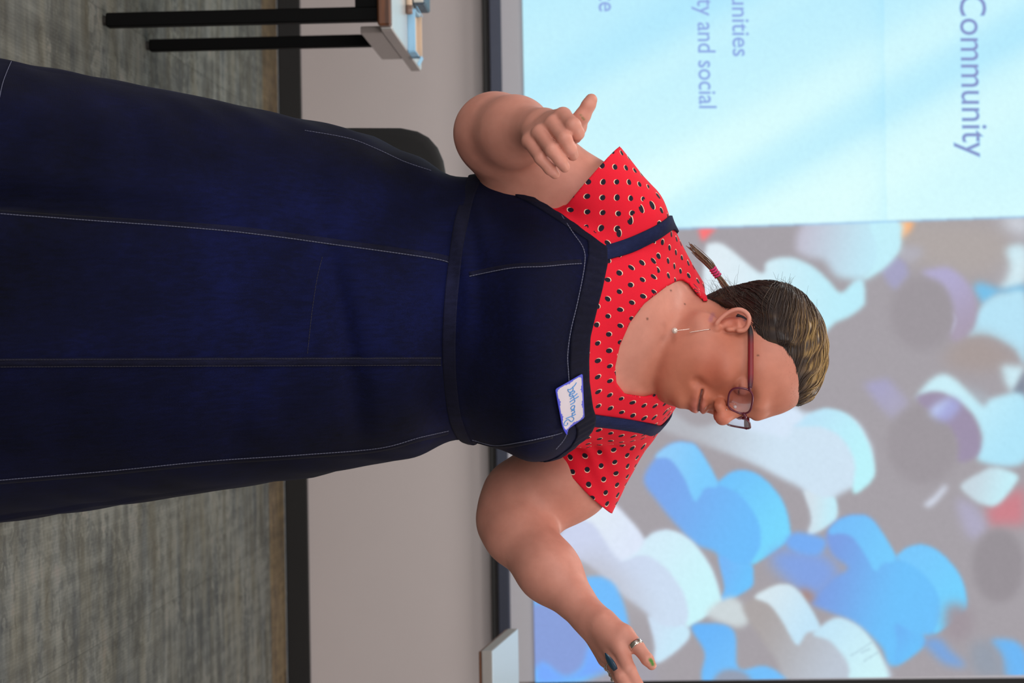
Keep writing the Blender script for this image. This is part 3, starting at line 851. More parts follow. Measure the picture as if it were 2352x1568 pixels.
# ------------------------------------------------------------------ the woman: proportions and joints
YB = 3.03                                           # depth of the body's axis
Z0 = P(1050, 705, YB)
def lerp_tab(z, tab):
    t = np.array(tab); return np.interp(z, t[:, 0], t[:, 1])
TY = math.radians(27)
EX = np.array([math.cos(TY), math.sin(TY), 0]); EF = np.array([math.sin(TY), -math.cos(TY), 0])
def axis_x(z): return Z0[0] + (z - Z0[2]) * .10
WZ = Z0[2]                                           # height of the waist
TA = [(WZ - .10, .225), (WZ - .03, .200), (WZ, .194), (WZ + .04, .196), (WZ + .11, .202), (WZ + .19, .192), (WZ + .25, .176), (WZ + .31, .15), (WZ + .36, .11)]
TBF = [(WZ - .10, .205), (WZ - .03, .176), (WZ, .170), (WZ + .04, .186), (WZ + .10, .214), (WZ + .15, .203), (WZ + .20, .168), (WZ + .25, .132), (WZ + .31, .092), (WZ + .36, .06)]
TBB = [(WZ - .10, .18), (WZ, .13), (WZ + .10, .135), (WZ + .20, .135), (WZ + .27, .115), (WZ + .33, .085), (WZ + .36, .06)]
def smooth_tab(tab):
    z = np.array([t[0] for t in tab]); v = np.array([t[1] for t in tab])
    zz = np.linspace(z[0], z[-1], 200); vv = np.interp(zz, z, v)
    ker = np.hanning(25); ker /= ker.sum()
    vv = np.convolve(np.pad(vv, 12, mode='edge'), ker, 'valid')
    return lambda x: np.interp(x, zz, vv)
fa, fbf, fbb = smooth_tab(TA), smooth_tab(TBF), smooth_tab(TBB)
def torso_R(th, z):
    """radius of the torso around its axis; th = 0 is the front, + is her left"""
    a, bf, bb = fa(z), fbf(z), fbb(z)
    c, s = np.cos(th), np.sin(th)
    b = np.where(c > 0, bf, bb)
    r = 1 / np.sqrt((s / a) ** 2 + (c / b) ** 2)
    for t0 in (-.47, .47):
        r = r + .025 * np.exp(-((th - t0) / .42) ** 2 - ((z - (WZ + .115)) / .052) ** 2)
    return r
def torso_pt(th, z, off=0.0):
    th, z = np.asarray(th, float), np.asarray(z, float)
    r = torso_R(th, z) + off
    base = np.stack([axis_x(z), np.full_like(z, YB), z], -1)
    return base + r[..., None] * (np.sin(th)[..., None] * EX + np.cos(th)[..., None] * EF)
def torso_d(p, off, z0, z1):
    z = p[:, 2]
    q = p - np.stack([axis_x(z), np.full_like(z, YB), z], -1)
    px, pf = q @ EX, q @ EF
    rho = np.hypot(px, pf)
    d = (rho - torso_R(np.arctan2(px, pf), z) - off) * .8
    return smax(smax(d, z - z1, .05), z0 - z, .01)
TC = np.array([axis_x(WZ + .15), YB, WZ + .13])

SL, SR = P(1438, 472, 2.935), P(1410, 1002, 3.125)       # shoulder joints (her right is nearer)
EL = P(1128, 322, 2.95)                                    # her right elbow
WL = P(1243, 296, 2.745)                                   # her right wrist
ER = P(1196, 1172, 3.13); WR = P(1357, 1421, 2.97)         # her left elbow and wrist
PSI, PITCHH = math.radians(35), math.radians(4)
HF = np.array([math.cos(PSI), -math.sin(PSI), 0])
HL = np.array([math.sin(PSI), math.cos(PSI), 0])
HU = np.array([0, 0, 1.0])
HF, HU = HF * math.cos(PITCHH) - HU * math.sin(PITCHH), HU * math.cos(PITCHH) + HF * math.sin(PITCHH)
HC = P(1684, 812, 2.985)
HM = np.stack([HL, HF, HU], 1)                             # columns: left, front, up
def hw(l, f, u): return HC + HM @ np.array([l, f, u], float)
def hloc(p): return (np.asarray(p) - HC) @ HM

def arm_fields():
    A_ = Field()
    # her right arm (left in the real view)
    sh = SL + np.array([.01, .02, -.005])
    A_.cone(sh + np.array([.009, 0, -.004]), EL + (sh - EL) * .28 + np.array([.004, 0, -.002]), .060, .0600, .02)
    A_.cone(EL + (sh - EL) * .30 + np.array([.004, 0, -.002]), EL + np.array([.004, 0, .015]), .0600, .043, .03)
    fa_ = P(1137, 306, 2.905)
    A_.cone(EL + np.array([.0, -.01, .004]), fa_, .041, .0495, .035)
    A_.cone(fa_, fa_ + (WL - fa_) * .45, .0495, .0435, .04)
    A_.cone(fa_ + (WL - fa_) * .45, WL, .044, .0265, .03)
    # her left arm
    s2 = SR + np.array([-.02, -.02, .0])
    mid = P(1300, 1090, 3.13)
    A_.cone(s2, mid, .055, .067, .02)
    A_.cone(mid, P(1208, 1150, 3.135), .067, .067, .03)
    A_.cone(P(1208, 1150, 3.135), P(1182, 1202, 3.11), .062, .048, .02)
    f0 = P(1195, 1225, 3.09)
    A_.cone(P(1178, 1195, 3.115), f0, .050, .0505, .03)
    A_.cone(f0, P(1262, 1312, 3.035), .0505, .0415, .012)
    A_.cone(P(1262, 1312, 3.035), WR, .0415, .0245, .03)
    return A_

def hand_right():
    """her right hand, back to the viewer, thumb up"""
    D = 2.675
    K = [P(1293, 266, D - .008), P(1270, 285, D - .012), P(1240, 306, D - .008), P(1217, 324, D + .004)]
    f = Field()
    f.chain([K[0], P(1316, 288, D - .034), P(1326, 306, D - .022), P(1322, 316, D - .004)], [.0108, .0104, .0092, .0078], 0, .003)
    f.chain([K[1], P(1296, 317, D - .038), P(1309, 342, D - .034), P(1316, 357, D - .022)], [.0108, .0098, .0088, .0074], .002, .003)
    f.chain([K[2], P(1268, 344, D - .036), P(1287, 369, D - .034), P(1297, 384, D - .024)], [.0104, .0094, .0084, .0072], .002, .003)
    f.chain([K[3], P(1242, 363, D - .022), P(1263, 388, D - .022), P(1275, 400, D - .014)], [.0098, .0086, .0077, .0066], .002, .003)
    palm = Field()
    for i, k in enumerate(K):
        palm.cone(WL + (K[3] - K[0]) * (i - 1.5) * .14 + np.array([0, .0, 0]), k + np.array([0, .006, 0]), .0165, .0115, .012)
    palm.cone(WL + np.array([.006, -.004, .014]), P(1326, 292, D + .035), .0165, .0125, .012)     # thumb root
    th = Field()
    th.chain([P(1318, 292, D + .030), P(1338, 266, D + .022), P(1352, 241, D + .018), P(1358, 229, D + .018)], [.0125, .0105, .0092, .0082], 0, .003)
    h = Field(); h.group(palm, 0); h.group(f, .006); h.group(th, .008)
    return h
def hand_left():
    """her left hand, palm to the viewer, thumb up, leaving the picture"""
    K = [P(1423, 1486, 2.915), P(1408, 1498, 2.93), P(1398, 1506, 2.95), P(1392, 1512, 2.972)]
    f = Field()
    f.chain([K[0], P(1444, 1537, 2.89), P(1463, 1572, 2.895), P(1476, 1598, 2.905)], [.0112, .0104, .009, .0076], 0, .003)
    f.chain([K[1], P(1428, 1552, 2.89), P(1450, 1592, 2.895), P(1466, 1620, 2.91)], [.0108, .0102, .009, .0075], .002, .003)
    f.chain([K[2], P(1421, 1551, 2.915), P(1441, 1590, 2.92), P(1457, 1614, 2.935)], [.0104, .0095, .0085, .0072], .002, .003)
    f.chain([K[3], P(1413, 1546, 2.95), P(1430, 1574, 2.955), P(1444, 1594, 2.965)], [.0096, .0084, .0076, .0066], .002, .003)
    palm = Field()
    for i, k in enumerate(K):
        palm.cone(WR + (K[3] - K[0]) * (i - 1.5) * .12, k, .0175, .0120, .012)
    palm.cone(P(1388, 1428, 2.945), P(1428, 1460, 2.925), .0180, .0150, .018)       # ball of the thumb
    palm.cone(P(1384, 1466, 2.97), P(1396, 1500, 2.965), .0145, .0115, .015)
    th = Field()
    th.chain([P(1435, 1455, 2.925), P(1465, 1485, 2.905), P(1487, 1514, 2.895), P(1497, 1528, 2.893)], [.0125, .0096, .0090, .0068], 0, .003)
    h = Field(); h.group(palm, 0); h.group(f, .006); h.group(th, .009)
    return h

# ---- head (all in head coordinates: left, front, up)
RX = lambda a: np.array([[1, 0, 0], [0, math.cos(a), -math.sin(a)], [0, math.sin(a), math.cos(a)]])
def head_field(skull_only=False):
    f = Field()
    f.ell((0, -.006, .046), (.0735, .094, .083), k=0)
    f.ell((0, .033, .044), (.060, .050, .050), k=.03)                     # forehead
    if skull_only: return f
    f.ell((0, .032, -.030), (.054, .056, .074), k=.03)                    # face
    for s in (-1, 1):
        f.ell((s * .038, .030, -.038), (.030, .036, .042), k=.03)         # cheeks
        f.cone((s * .056, -.004, -.050), (s * .012, .058, -.084), .023, .018, .03)   # jaw
        f.cone((s * .050, .058, .036), (s * .012, .093, .036), .011, .010, .02)      # brow
        f.ell((s * .041, .053, -.010), (.020, .024, .016), k=.02)         # cheekbone
    f.ell((0, .006, -.088), (.056, .054, .033), k=.03)                    # under the chin
    f.ell((0, .0765, -.0735), (.0175, .0190, .0130), k=.009)                 # chin
    f.ell((0, .0690, -.046), (.0285, .0275, .024), k=.016)                    # muzzle
    for s in (-1, 1):
        f.ell((s * .0315, .094, .013), (.0175, .0125, .0135), k=.014, op='s')   # eye sockets
    f.cone((0, .0885, .030), (0, .1065, -.008), .0085, .0095, .012)       # nose ridge
    f.ell((0, .1095, -.0130), (.0125, .0125, .0110), k=.008)              # nose tip
    for s in (-1, 1):
        f.ell((s * .0135, .0985, -.0175), (.0080, .0110, .0085), k=.006)  # nostril wings
        f.ell((s * .0066, .1060, -.0265), (.0042, .0060, .0050), k=.003, op='s')
        f.ell((s * .0315, .0775, .0130), (.0150, .0125, .0125), k=.004)   # eyeball under the lid
        f.cone((s * .0200, .0895, .0085), (s * .0430, .0835, .0085), .0011, .0011, .002, 's')   # closed lid line
        f.cone((s * .024, .094, -.024), (s * .036, .076, -.050), .0025, .0035, .012, 's')        # smile fold
    # mouth
    def arc(u, fr, w, drop, n=6): return [(w * math.sin(t), fr - .016 * (1 - math.cos(t)) * 1.6, u + drop * (1 - math.cos(t)) * 2) for t in np.linspace(-1.25, 1.25, n)]
    up = arc(-.0415, .0955, .024, -.001); lo_ = arc(-.0525, .0940, .021, .004); slit = arc(-.0470, .1000, .0265, .003)
    for q, r in ((up, .0046), (lo_, .0056)):
        for i in range(len(q) - 1): f.cone(q[i], q[i + 1], r, r, .006)
    for i in range(len(slit) - 1): f.cone(slit[i], slit[i + 1], .0022, .0022, .003, 's')
    f.cone((0, .099, -.034), (0, .097, -.030), .0022, .003, .006, 's')    # philtrum
    # ears
    for s in (-1, 1):
        e = Field()
        def E(a, b, o=0.0): return np.array([s * (.0725 + .0045 * (a < 0) + .010 * max(-a, 0) / .02 + o), a, b])
        e.ell((s * .0735, -.013, .004), (.0075, .0165, .028), k=0)
        rim = catmull([E(.004, .010), E(.002, .022), E(-.010, .0295), E(-.022, .026), E(-.0285, .012), E(-.025, -.004), E(-.015, -.020), E(-.004, -.030)], 4)
        for i in range(len(rim) - 1): e.cone(rim[i] + np.array([s * .005, 0, 0]), rim[i + 1] + np.array([s * .005, 0, 0]), .0036, .0036, .003)
        e.ell((s * .0765, -.003, -.030), (.0052, .0085, .0095), k=.006)                     # lobe
        e.ell((s * .0835, -.009, -.003), (.0075, .0085, .0105), k=.004, op='s')            # concha
        e.ell((s * .0850, -.0135, .0185), (.0065, .0075, .0050), k=.003, op='s')           # scapha
        e.cone((s * .079, -.018, .010), (s * .079, -.004, .0115), .0026, .0022, .003)      # antihelix
        e.ell((s * .0765, .0015, -.006), (.0040, .0045, .0070), k=.003)                     # tragus
        ec = np.array([s * .0725, .0, .0])
        f.add(lambda p, e=e, ec=ec: e((p - ec - np.array([0, .010, -.004])) / np.array([.85, .78, .78]) + ec) * .78, (s * .078, .0, -.004), .05, .005)
    return f
HEADF = head_field()
def head_world(p): return HEADF(hloc(p))

def neck_field(off=0.0):
    f = Field()
    nb = P(1430, 775, 3.045); nt = HC + HM @ np.array([0, -.02, -.055])
    f.cone(nb, nt, .082 + off, .064 + off, .03)
    f.cone(P(1566, 680, 3.075), SL + np.array([.02, .03, .0]), .034 + off, .048 + off, .05)
    f.cone(P(1525, 862, 3.085), SR + np.array([-.02, .0, .0]), .036 + off, .046 + off, .05)
    f.cone(P(1425, 700, 2.96), P(1430, 900, 3.02), .058 + off, .055 + off, .06)
    return f

BODY = Field()
BODY.add(lambda p: torso_d(p, -.010, WZ - .05, WZ + .30), TC, .36, 0)
BODY.group(neck_field(), .05)
BODY.group(arm_fields(), .03)
BODY.group(hand_right(), .014)
BODY.group(hand_left(), .014)
BODY.add(head_world, HC, .17, .009)
BV, BF = surface(BODY, (-.46, 2.58, WZ - .06), (.54, 3.34, 1.60), .0019)
print('body', len(BV), len(BF))

# lower body, hidden by the dress: hips, legs
LOW = Field()
hipc = np.array([axis_x(WZ - .15), YB, WZ - .15])
LOW.ell(hipc + [0, 0, .02], (.205, .17, .17), k=0)
for s in (-1, 1):
    hp, kn, an = hipc + [s * .095, 0, -.05], hipc + [s * .10, -.01, -.40], np.array([hipc[0] + s * .10, YB + .02, .075])
    LOW.cone(hp, kn, .11, .066, .05); LOW.cone(kn, (kn + an) / 2 + [0, .02, .04], .062, .058, .03); LOW.cone((kn + an) / 2 + [0, .02, .04], an, .056, .037, .03)
    LOW.cone(an, an + [s * .02, -.10, -.045], .034, .026, .03)
LOW.add(lambda p: torso_d(p, -.012, WZ - .2, WZ + .02), hipc + [0, 0, .15], .3, .04)
LV, LF = surface(LOW, (-.36, 2.75, .0), (.30, 3.28, WZ + .03), .006)

# skin colours by place on the body
def g3(q, c, r): return np.exp(-(((q - np.asarray(c)) / np.asarray(r)) ** 2).sum(1))
def skin_colours(V):
    base = lin((203, 139, 121)); q = hloc(V)
    C = np.repeat(base[None], len(V), 0)
    def mixin(w, rgb):
        nonlocal C
        w = np.clip(w, 0, 1)[:, None]; C = C * (1 - w) + lin(rgb)[None] * w
    n1 = np.sin(V @ np.array([61, 37, 53.]) + 2 * np.sin(V @ np.array([23, 71, 19.]))) * .5 + np.sin(V @ np.array([131, 97, 157.])) * .3
    C = C * (1 + .030 * n1[:, None])
    hd = np.exp(-((np.linalg.norm((q - np.array([0, .03, -.02])) / np.array([.085, .11, .13]), axis=1)) ** 6))
    mixin(.85 * hd, (180, 101, 71))
    for s in (-1, 1):
        mixin(.42 * g3(q, (s * .046, .062, -.028), (.026, .04, .026)), (190, 88, 66))     # cheeks
        mixin(.50 * g3(q, (s * .078, -.010, -.002), (.012, .02, .03)), (204, 112, 88))     # ears
        mixin(.7 * g3(q, (s * .082, -.008, -.004), (.010, .008, .009)), (166, 74, 56))
        mixin(.30 * g3(q, (s * .032, .088, .014), (.018, .012, .011)), (176, 112, 108))    # lids
        mixin(.9 * g3(q, (s * .0315, .089, .0083), (.0115, .007, .0012)), (70, 44, 46))     # lash line
        mixin(.30 * g3(q, (s * .030, .092, .036), (.018, .010, .0035)), (150, 100, 74))     # brows
    mixin(.45 * g3(q, (0, .114, -.014), (.016, .016, .014)), (214, 118, 98))
    mixin(.6 * g3(q, (0, .096, -.0415), (.021, .012, .0045)) * (q[:, 2] > -.0470), (176, 96, 94))
    mixin(.65 * g3(q, (0, .096, -.0525), (.019, .012, .0055)) * (q[:, 2] <= -.0470), (186, 102, 100))
    uu = -.0470 + .0041 * (q[:, 0] / .026) ** 2
    mixin(.95 * np.exp(-((q[:, 2] - uu) / .0018) ** 2) * (np.abs(q[:, 0]) < .0255) * (q[:, 1] > .066), (52, 24, 30))
    # marks: moles, ink, paint, nails
    def dot(x, y, r, rgb, a=.9):
        o, d = RAY(x, y)
        t = (V - o) @ d; dist = np.linalg.norm(V - o - t[:, None] * d, axis=1)
        near = t < (t[dist < r * 2].min() + .03 if (dist < r * 2).any() else 0)
        mixin(a * np.exp(-(dist / r) ** 4) * near, rgb)
    for (x, y, r) in ((1741, 816, .0016), (1487, 732, .0018), (1541, 667, .0016), (1573, 698, .0013), (1479, 660, .001)): dot(x, y, r, (96, 58, 44))
    for (x, y) in ((1637, 722), (1632, 735), (1645, 724), (1634, 729)): dot(x, y, .0035, (148, 92, 112), .5)
    for (x, y) in ((1693, 727), (1701, 723), (1707, 729), (1711, 735)): dot(x, y, .0022, (98, 62, 84), .75)
    for (x, y) in ((1334, 264), (1338, 270), (1341, 274)): dot(x, y, .0016, (104, 118, 62), .7)
    for (x, y) in ((1497, 1519), (1499, 1525), (1494, 1515)): dot(x, y, .0028, (52, 128, 44), .95)
    for (x, y) in ((1311, 352), (1290, 377), (1269, 396)): dot(x, y, .0042, (206, 140, 128), .6)
    return np.clip(C, 0, 1)

skin = NT('skin')
att = skin.n('ShaderNodeAttribute', attribute_name='Col').outputs['Color']
nz = skin.noise(skin.obj(), 55, 4, .6)
fine = skin.noise(skin.obj(), 900, 2, .6)
sc = skin.mix(.5, att, skin.ramp(nz, [(.3, (.80, .74, .72)), (.7, (1.0, 1.0, 1.0))]), 'MULTIPLY')
skin.l(sc, skin.b.inputs['Base Color'])
skin.b.inputs['Roughness'].default_value = .52
skin.b.inputs['Specular IOR Level'].default_value = .35
skin.b.inputs['Subsurface Weight'].default_value = .12
skin.b.inputs['Subsurface Radius'].default_value = (1.0, .35, .2)
skin.b.inputs['Subsurface Scale'].default_value = .006
skin.bump(fine, .10, .0004)

woman = empty('person', (axis_x(WZ), YB, 0))
tagit(woman, 'person in a denim pinafore and red polka dot blouse, looking down with hands spread', 'person')
AV = np.concatenate([BV, LV]); AF = np.concatenate([BF, LF + len(BV)])
me = mesh_np('body', AV, AF)
C = np.concatenate([skin_colours(BV), np.repeat(lin((203, 139, 121))[None], len(LV), 0)])
set_vcol(me, C)
body = link('body', me, skin.m, woman)

def bvh_of(V, F): return BVHTree.FromPolygons([tuple(v) for v in V], [tuple(f) for f in F])
BODY_BVH = bvh_of(BV, BF)
def hit(bvh, x, y):
    o, d = RAY(x, y)
    loc, nrm, i, dist = bvh.ray_cast(Vector(o), Vector(d))
    if loc is None: return None
    n = np.array(nrm)
    if n @ d > 0: n = -n
    return np.array(loc), n
# ------------------------------------------------------------------ blouse (red with black dots)
HOLE = [(1617, 690), (1612, 682), (1588, 650), (1571, 640), (1556, 644), (1528, 660), (1479, 698), (1446, 742), (1424, 792), (1413, 841), (1416, 879),
        (1435, 904), (1479, 911), (1528, 901), (1600, 890), (1720, 880), (1720, 690)]
HXZ = np.array([P(x, y, 2.93)[[0, 2]] for x, y in HOLE])
def poly_sd(q, poly):
    d = np.full(len(q), 9.0); ins = np.zeros(len(q), bool)
    for a, b in zip(poly, np.roll(poly, -1, 0)):
        e = b - a; w = q - a
        t = np.clip((w @ e) / (e @ e), 0, 1)
        d = np.minimum(d, np.linalg.norm(w - t[:, None] * e, axis=1))
        c = ((a[1] > q[:, 1]) != (b[1] > q[:, 1]))
        with np.errstate(divide='ignore', invalid='ignore'):
            c &= q[:, 0] < (b[0] - a[0]) * (q[:, 1] - a[1]) / (b[1] - a[1]) + a[0]
        ins ^= c
    return np.where(ins, -d, d)
ZCOL = P(1618, 760, 3.09)[2]
def hole_d(p):
    front = smax(poly_sd(p[:, [0, 2]], HXZ) , p[:, 1] - 3.085, .004)
    return np.minimum(front, ZCOL - p[:, 2])
def sleeve(sh, hem, nrm, r0, r1, over=.02):
    nrm = np.asarray(nrm, float) / np.linalg.norm(nrm)
    ax = (hem - sh); L = np.linalg.norm(ax); ax = ax / L
    e = hem + ax * .06
    rr = r0 + (r1 - r0) * (L + .06) / L
    def fn(p):
        d = d_cone(p, sh, e, r0, rr)
        t = (p - sh) @ ax
        rad = p - sh - t[:, None] * ax
        ang = np.arctan2(rad @ np.cross(ax, [0, 1, 0]), rad[:, 1])
        d = d - .0016 * np.sin(3 * ang + 14 * t) * np.clip(t / L, 0, 1)
        inner = d_cone(p, sh + ax * L * .62, e + ax * .02, r0 * .93, rr - .0035)
        d = smax(d, -inner, .001)
        return np.maximum(d, (p - hem) @ nrm)
    return fn, (sh + hem) / 2, L / 2 + max(r0, rr) + .06, ax
HEML, HEMR = P(1352, 420, 2.93), P(1320, 1095, 3.13)
SHL, SHR = SL + np.array([.016, .02, -.006]), SR + np.array([-.02, -.02, .0])
sl_fn, slc, slr, AXL = sleeve(SHL, HEML, (-.667, 0, -.745), .0610, .0665)
sr_fn, src, srr, AXR = sleeve(SHR, HEMR, (.70, 0, -.714), .0605, .0770)
BL = Field()
BL.add(lambda p: torso_d(p, .0005, WZ + .02, WZ + .30), TC, .36, 0)
BL.group(neck_field(.004), .05)
BL.add(sl_fn, slc, slr, .022)
BL.add(sr_fn, src, srr, .022)
def wrinkles(p):
    q1 = (p - HEML) @ np.array([.55, .3, .78]); q2 = (p - HEMR) @ np.array([.62, .2, -.75])
    w = .0016 * np.sin(q2 * 150 + 3 * np.sin(p[:, 2] * 40)) * np.exp(-(np.linalg.norm(p - P(1345, 1030, 3.08), axis=1) / .075) ** 2)
    w = w + .0014 * np.sin(q1 * 170 + 2 * np.sin(p[:, 2] * 50)) * np.exp(-(np.linalg.norm(p - P(1350, 520, 2.93), axis=1) / .055) ** 2)
    return w
BL.add(wrinkles, TC, .4, 0, 'd')
BL.add(hole_d, TC, 9, .0015, 's')
SV, SF = surface(BL, (-.34, 2.72, WZ + .0), (.32, 3.30, 1.42), .0021, smooth=1)
print('blouse', len(SV))
me = mesh_np('blouse', SV, SF)
fc = SV[SF].mean(1)
fn_ = np.cross(SV[SF[:, 2]] - SV[SF[:, 0]], SV[SF[:, 3]] - SV[SF[:, 1]]); fn_ /= np.linalg.norm(fn_, axis=1)[:, None] + 1e-12
uv = np.zeros((len(SF), 4, 2))
LP = SV[SF]                                               # face corners
def cyl_uv(p, o, ax, r, ref):
    ref = ref - ax * (ref @ ax); ref = ref / np.linalg.norm(ref); b = np.cross(ax, ref)
    q = p - o; t = q @ ax; ang = np.arctan2(q @ b, q @ ref)
    return np.stack([ang * r, t], -1)
qq = LP - np.stack([axis_x(LP[..., 2]), np.full(LP.shape[:2], YB), LP[..., 2]], -1)
th_ = np.arctan2(qq @ EX, qq @ EF)
uv[:] = np.stack([th_ * .185, LP[..., 2]], -1)
topm = np.abs(fn_[:, 2]) > .74
uv[topm] = np.stack([qq[topm] @ EX, -(qq[topm] @ EF)], -1)
mL_ = ((fc - SHL) @ AXL > .012) & (np.linalg.norm(fc - SHL - ((fc - SHL) @ AXL)[:, None] * AXL, axis=1) < .075) & (fc[:, 0] < SHL[0] + .05)
mR_ = ((fc - SHR) @ AXR > .004) & (np.linalg.norm(fc - SHR - ((fc - SHR) @ AXR)[:, None] * AXR, axis=1) < .086) & (fc[:, 0] > SHR[0] - .01)
uv[mL_] = cyl_uv(LP[mL_], SHL, AXL, .063, np.array([.2, -1, .2]))
uv[mR_] = cyl_uv(LP[mR_], SHR, AXR, .068, np.array([-.2, -1, .2]))
ul = me.uv_layers.new(name='UVMap')
ul.data.foreach_set('uv', uv.reshape(-1).astype(np.float32))
dots = NT('red_polka_dot_cloth')
uvn = dots.n('ShaderNodeUVMap', uv_map='UVMap').outputs[0]
sep = dots.n('ShaderNodeSeparateXYZ'); dots.l(uvn, sep.inputs[0])
wob = dots.noise(uvn, 30, 1); wob2 = dots.noise(dots.mapping(uvn, rot=(0, 0, 1)), 34, 1)
def dot_dist(dx, dy, sx=1.0):
    res = []
    for o in (0.0, .5):
        ax_ = []
        for sock, per, d, wb in ((sep.outputs[0], .0290, dx, wob), (sep.outputs[1], .0325, dy, wob2)):
            v = dots.math('ADD', sock, d)
            v = dots.math('ADD', v, dots.math('MULTIPLY', wb, .006))
            v = dots.math('MULTIPLY_ADD', v, 1 / per, o + 50)
            v = dots.math('SUBTRACT', dots.math('FRACT', v), .5)
            ax_.append(dots.math('MULTIPLY', v, per))
        a2 = dots.math('MULTIPLY', ax_[0], ax_[0]); b2 = dots.math('MULTIPLY', ax_[1], ax_[1])
        res.append(dots.math('SQRT', dots.math('ADD', a2, b2)))
    return dots.math('MINIMUM', res[0], res[1])
blk = dots.math('LESS_THAN', dot_dist(0, 0), .0039)
wht = dots.math('LESS_THAN', dot_dist(.0007, -.0010), .0040)
weave = dots.noise(dots.obj(), 1400, 2, .7)
red = dots.mix(weave, lin((196, 10, 36)), lin((238, 24, 50)))
c1 = dots.mix(wht, red, lin((236, 200, 176)))
c2 = dots.mix(blk, c1, lin((24, 18, 34)))
dots.l(c2, dots.b.inputs['Base Color'])
dots.b.inputs['Roughness'].default_value = .78
dots.b.inputs['Specular IOR Level'].default_value = .25
dots.bump(weave, .12, .0006)
blouse = link('blouse', me, dots.m, woman)
blouse['label'] = 'red short sleeved blouse with black polka dots'
BL_BVH = bvh_of(SV, SF)

# ------------------------------------------------------------------ denim pinafore
def denim_mat(name, dark, light, k=1.0):
    t = NT(name)
    o = t.obj()
    big = t.noise(o, 7, 4, .6)
    streak = t.noise(t.mapping(o, (240, 240, 30)), 1, 3, .6)
    fine = t.noise(o, 1100, 2, .75)
    tw = t.n('ShaderNodeTexWave', wave_type='BANDS', bands_direction='DIAGONAL'); tw.inputs['Scale'].default_value = 330; tw.inputs['Distortion'].default_value = .6
    t.l(o, tw.inputs['Vector'])
    v = t.math('MULTIPLY_ADD', big, .55, t.math('MULTIPLY_ADD', streak, .30, t.math('MULTIPLY_ADD', fine, .34, -.09)))
    v = t.math('ADD', v, t.math('MULTIPLY_ADD', t.noise(o, 2.6, 2, .5), .5, -.25))
    col = t.ramp(v, [(.30, lin(dark)), (.55, lin([(a * .6 + b * .4) for a, b in zip(dark, light)])), (.85, lin(light))])
    t.l(col, t.b.inputs['Base Color'])
    t.b.inputs['Roughness'].default_value = .82
    t.b.inputs['Specular IOR Level'].default_value = .1
    t.b.inputs['Sheen Weight'].default_value = .02
    t.bump(t.math('MULTIPLY_ADD', fine, .7, t.math('MULTIPLY', tw.outputs['Fac'], .4)), .25, .0006)
    return t.m
DEN = denim_mat('indigo_denim', (4, 5, 18), (17, 24, 76))
DEN2 = denim_mat('dark_denim_band', (8, 8, 18), (34, 36, 66))
DEN3 = denim_mat('strap_denim', (16, 20, 46), (48, 58, 104))
thread = plain('pale_thread', (100, 102, 124), .8)
thread_dk = plain('dark_thread', (40, 38, 50), .8)
pin = empty('denim_pinafore', (0, 0, 0), woman)
pin.matrix_parent_inverse = woman.matrix_basis.inverted()

TH = np.linspace(-math.pi, math.pi, 241)[:-1]
def zb(th): return WZ + .020 - .030 * np.cos(th) * (np.cos(th) > 0) - .004 * np.sin(th)  # lower edge of the waistband
WBH = .019
BOFF = .007
def den_noise(th, z):
    return (.0016 * np.sin(9 * th + 55 * z) * np.exp(-((z - WZ - .02) / .03) ** 2) + .0036 * np.sin(140 * (z - WZ) + 2.5 * np.sin(3 * th)) * np.exp(-((z - (WZ + .028)) / .028) ** 2) * (.35 + .65 * np.exp(-((th + .9) / .6) ** 2)))
def bod_pt(th, z, off=0.0): return torso_pt(th, z, BOFF + off + den_noise(np.asarray(th), np.asarray(z)))
# where the drawn bib edge lies on the bodice surface
tz = np.linspace(WZ - .05, WZ + .30, 90)
GT, GZ = np.meshgrid(TH, tz)
FV = bod_pt(GT, GZ).reshape(-1, 3)
n = len(TH)
def grid_faces(rows, cols, wrap):
    F = []
    for j in range(rows - 1):
        for i in range(cols if wrap else cols - 1):
            k = (i + 1) % cols
            F.append((j * cols + i, j * cols + k, (j + 1) * cols + k, (j + 1) * cols + i))
    return np.array(F)
BOD_BVH = bvh_of(FV, grid_faces(len(tz), n, True))
def th_z(p):
    q = p - np.array([axis_x(p[2]), YB, p[2]])
    return math.atan2(q @ EX, q @ EF), p[2]
BIB = [(1287, 485), (1317, 512), (1347, 534), (1369, 550), (1394, 567), (1395, 600), (1383, 660), (1369, 715), (1355, 775), (1352, 830), (1353, 879), (1361, 940), (1368, 962), (1366, 978), (1353, 1000), (1325, 1022), (1285, 1036)]
ep = [th_z(h[0]) for h in (hit(BOD_BVH, x, y) for x, y in BIB) if h is not None]
ep.sort()
ep = [(math.radians(-95), WZ + .105), (math.radians(-78), WZ + .122)] + [e for e in ep if math.radians(-70) < e[0] < math.radians(35)] + [(math.radians(a), WZ + b) for a, b in ((38, .193), (41, .178), (46, .160), (60, .136), (85, .122))]
print('bib', [(round(math.degrees(a)), round(b - WZ, 3)) for a, b in ep])
et = np.array([-math.pi, -2.2] + [a for a, b in ep] + [2.2, math.pi]); ez = np.array([WZ + .15, WZ + .12] + [b for a, b in ep] + [WZ + .12, WZ + .15])
def ztop_bib(th): return np.interp(th, et, ez)
R_ = 46
rows = []
for j in range(R_):
    t = j / (R_ - 1)
    z0_, z1_ = zb(TH) + .004, ztop_bib(TH)
    rows.append(bod_pt(TH, z0_ + (z1_ - z0_) * t))
rows.append(bod_pt(TH, ztop_bib(TH) + .0006, -.0025)); rows.append(bod_pt(TH, ztop_bib(TH) - .012, -.0065))
mk('bodice', np.concatenate(rows), grid_faces(len(rows), n, True), DEN, pin)

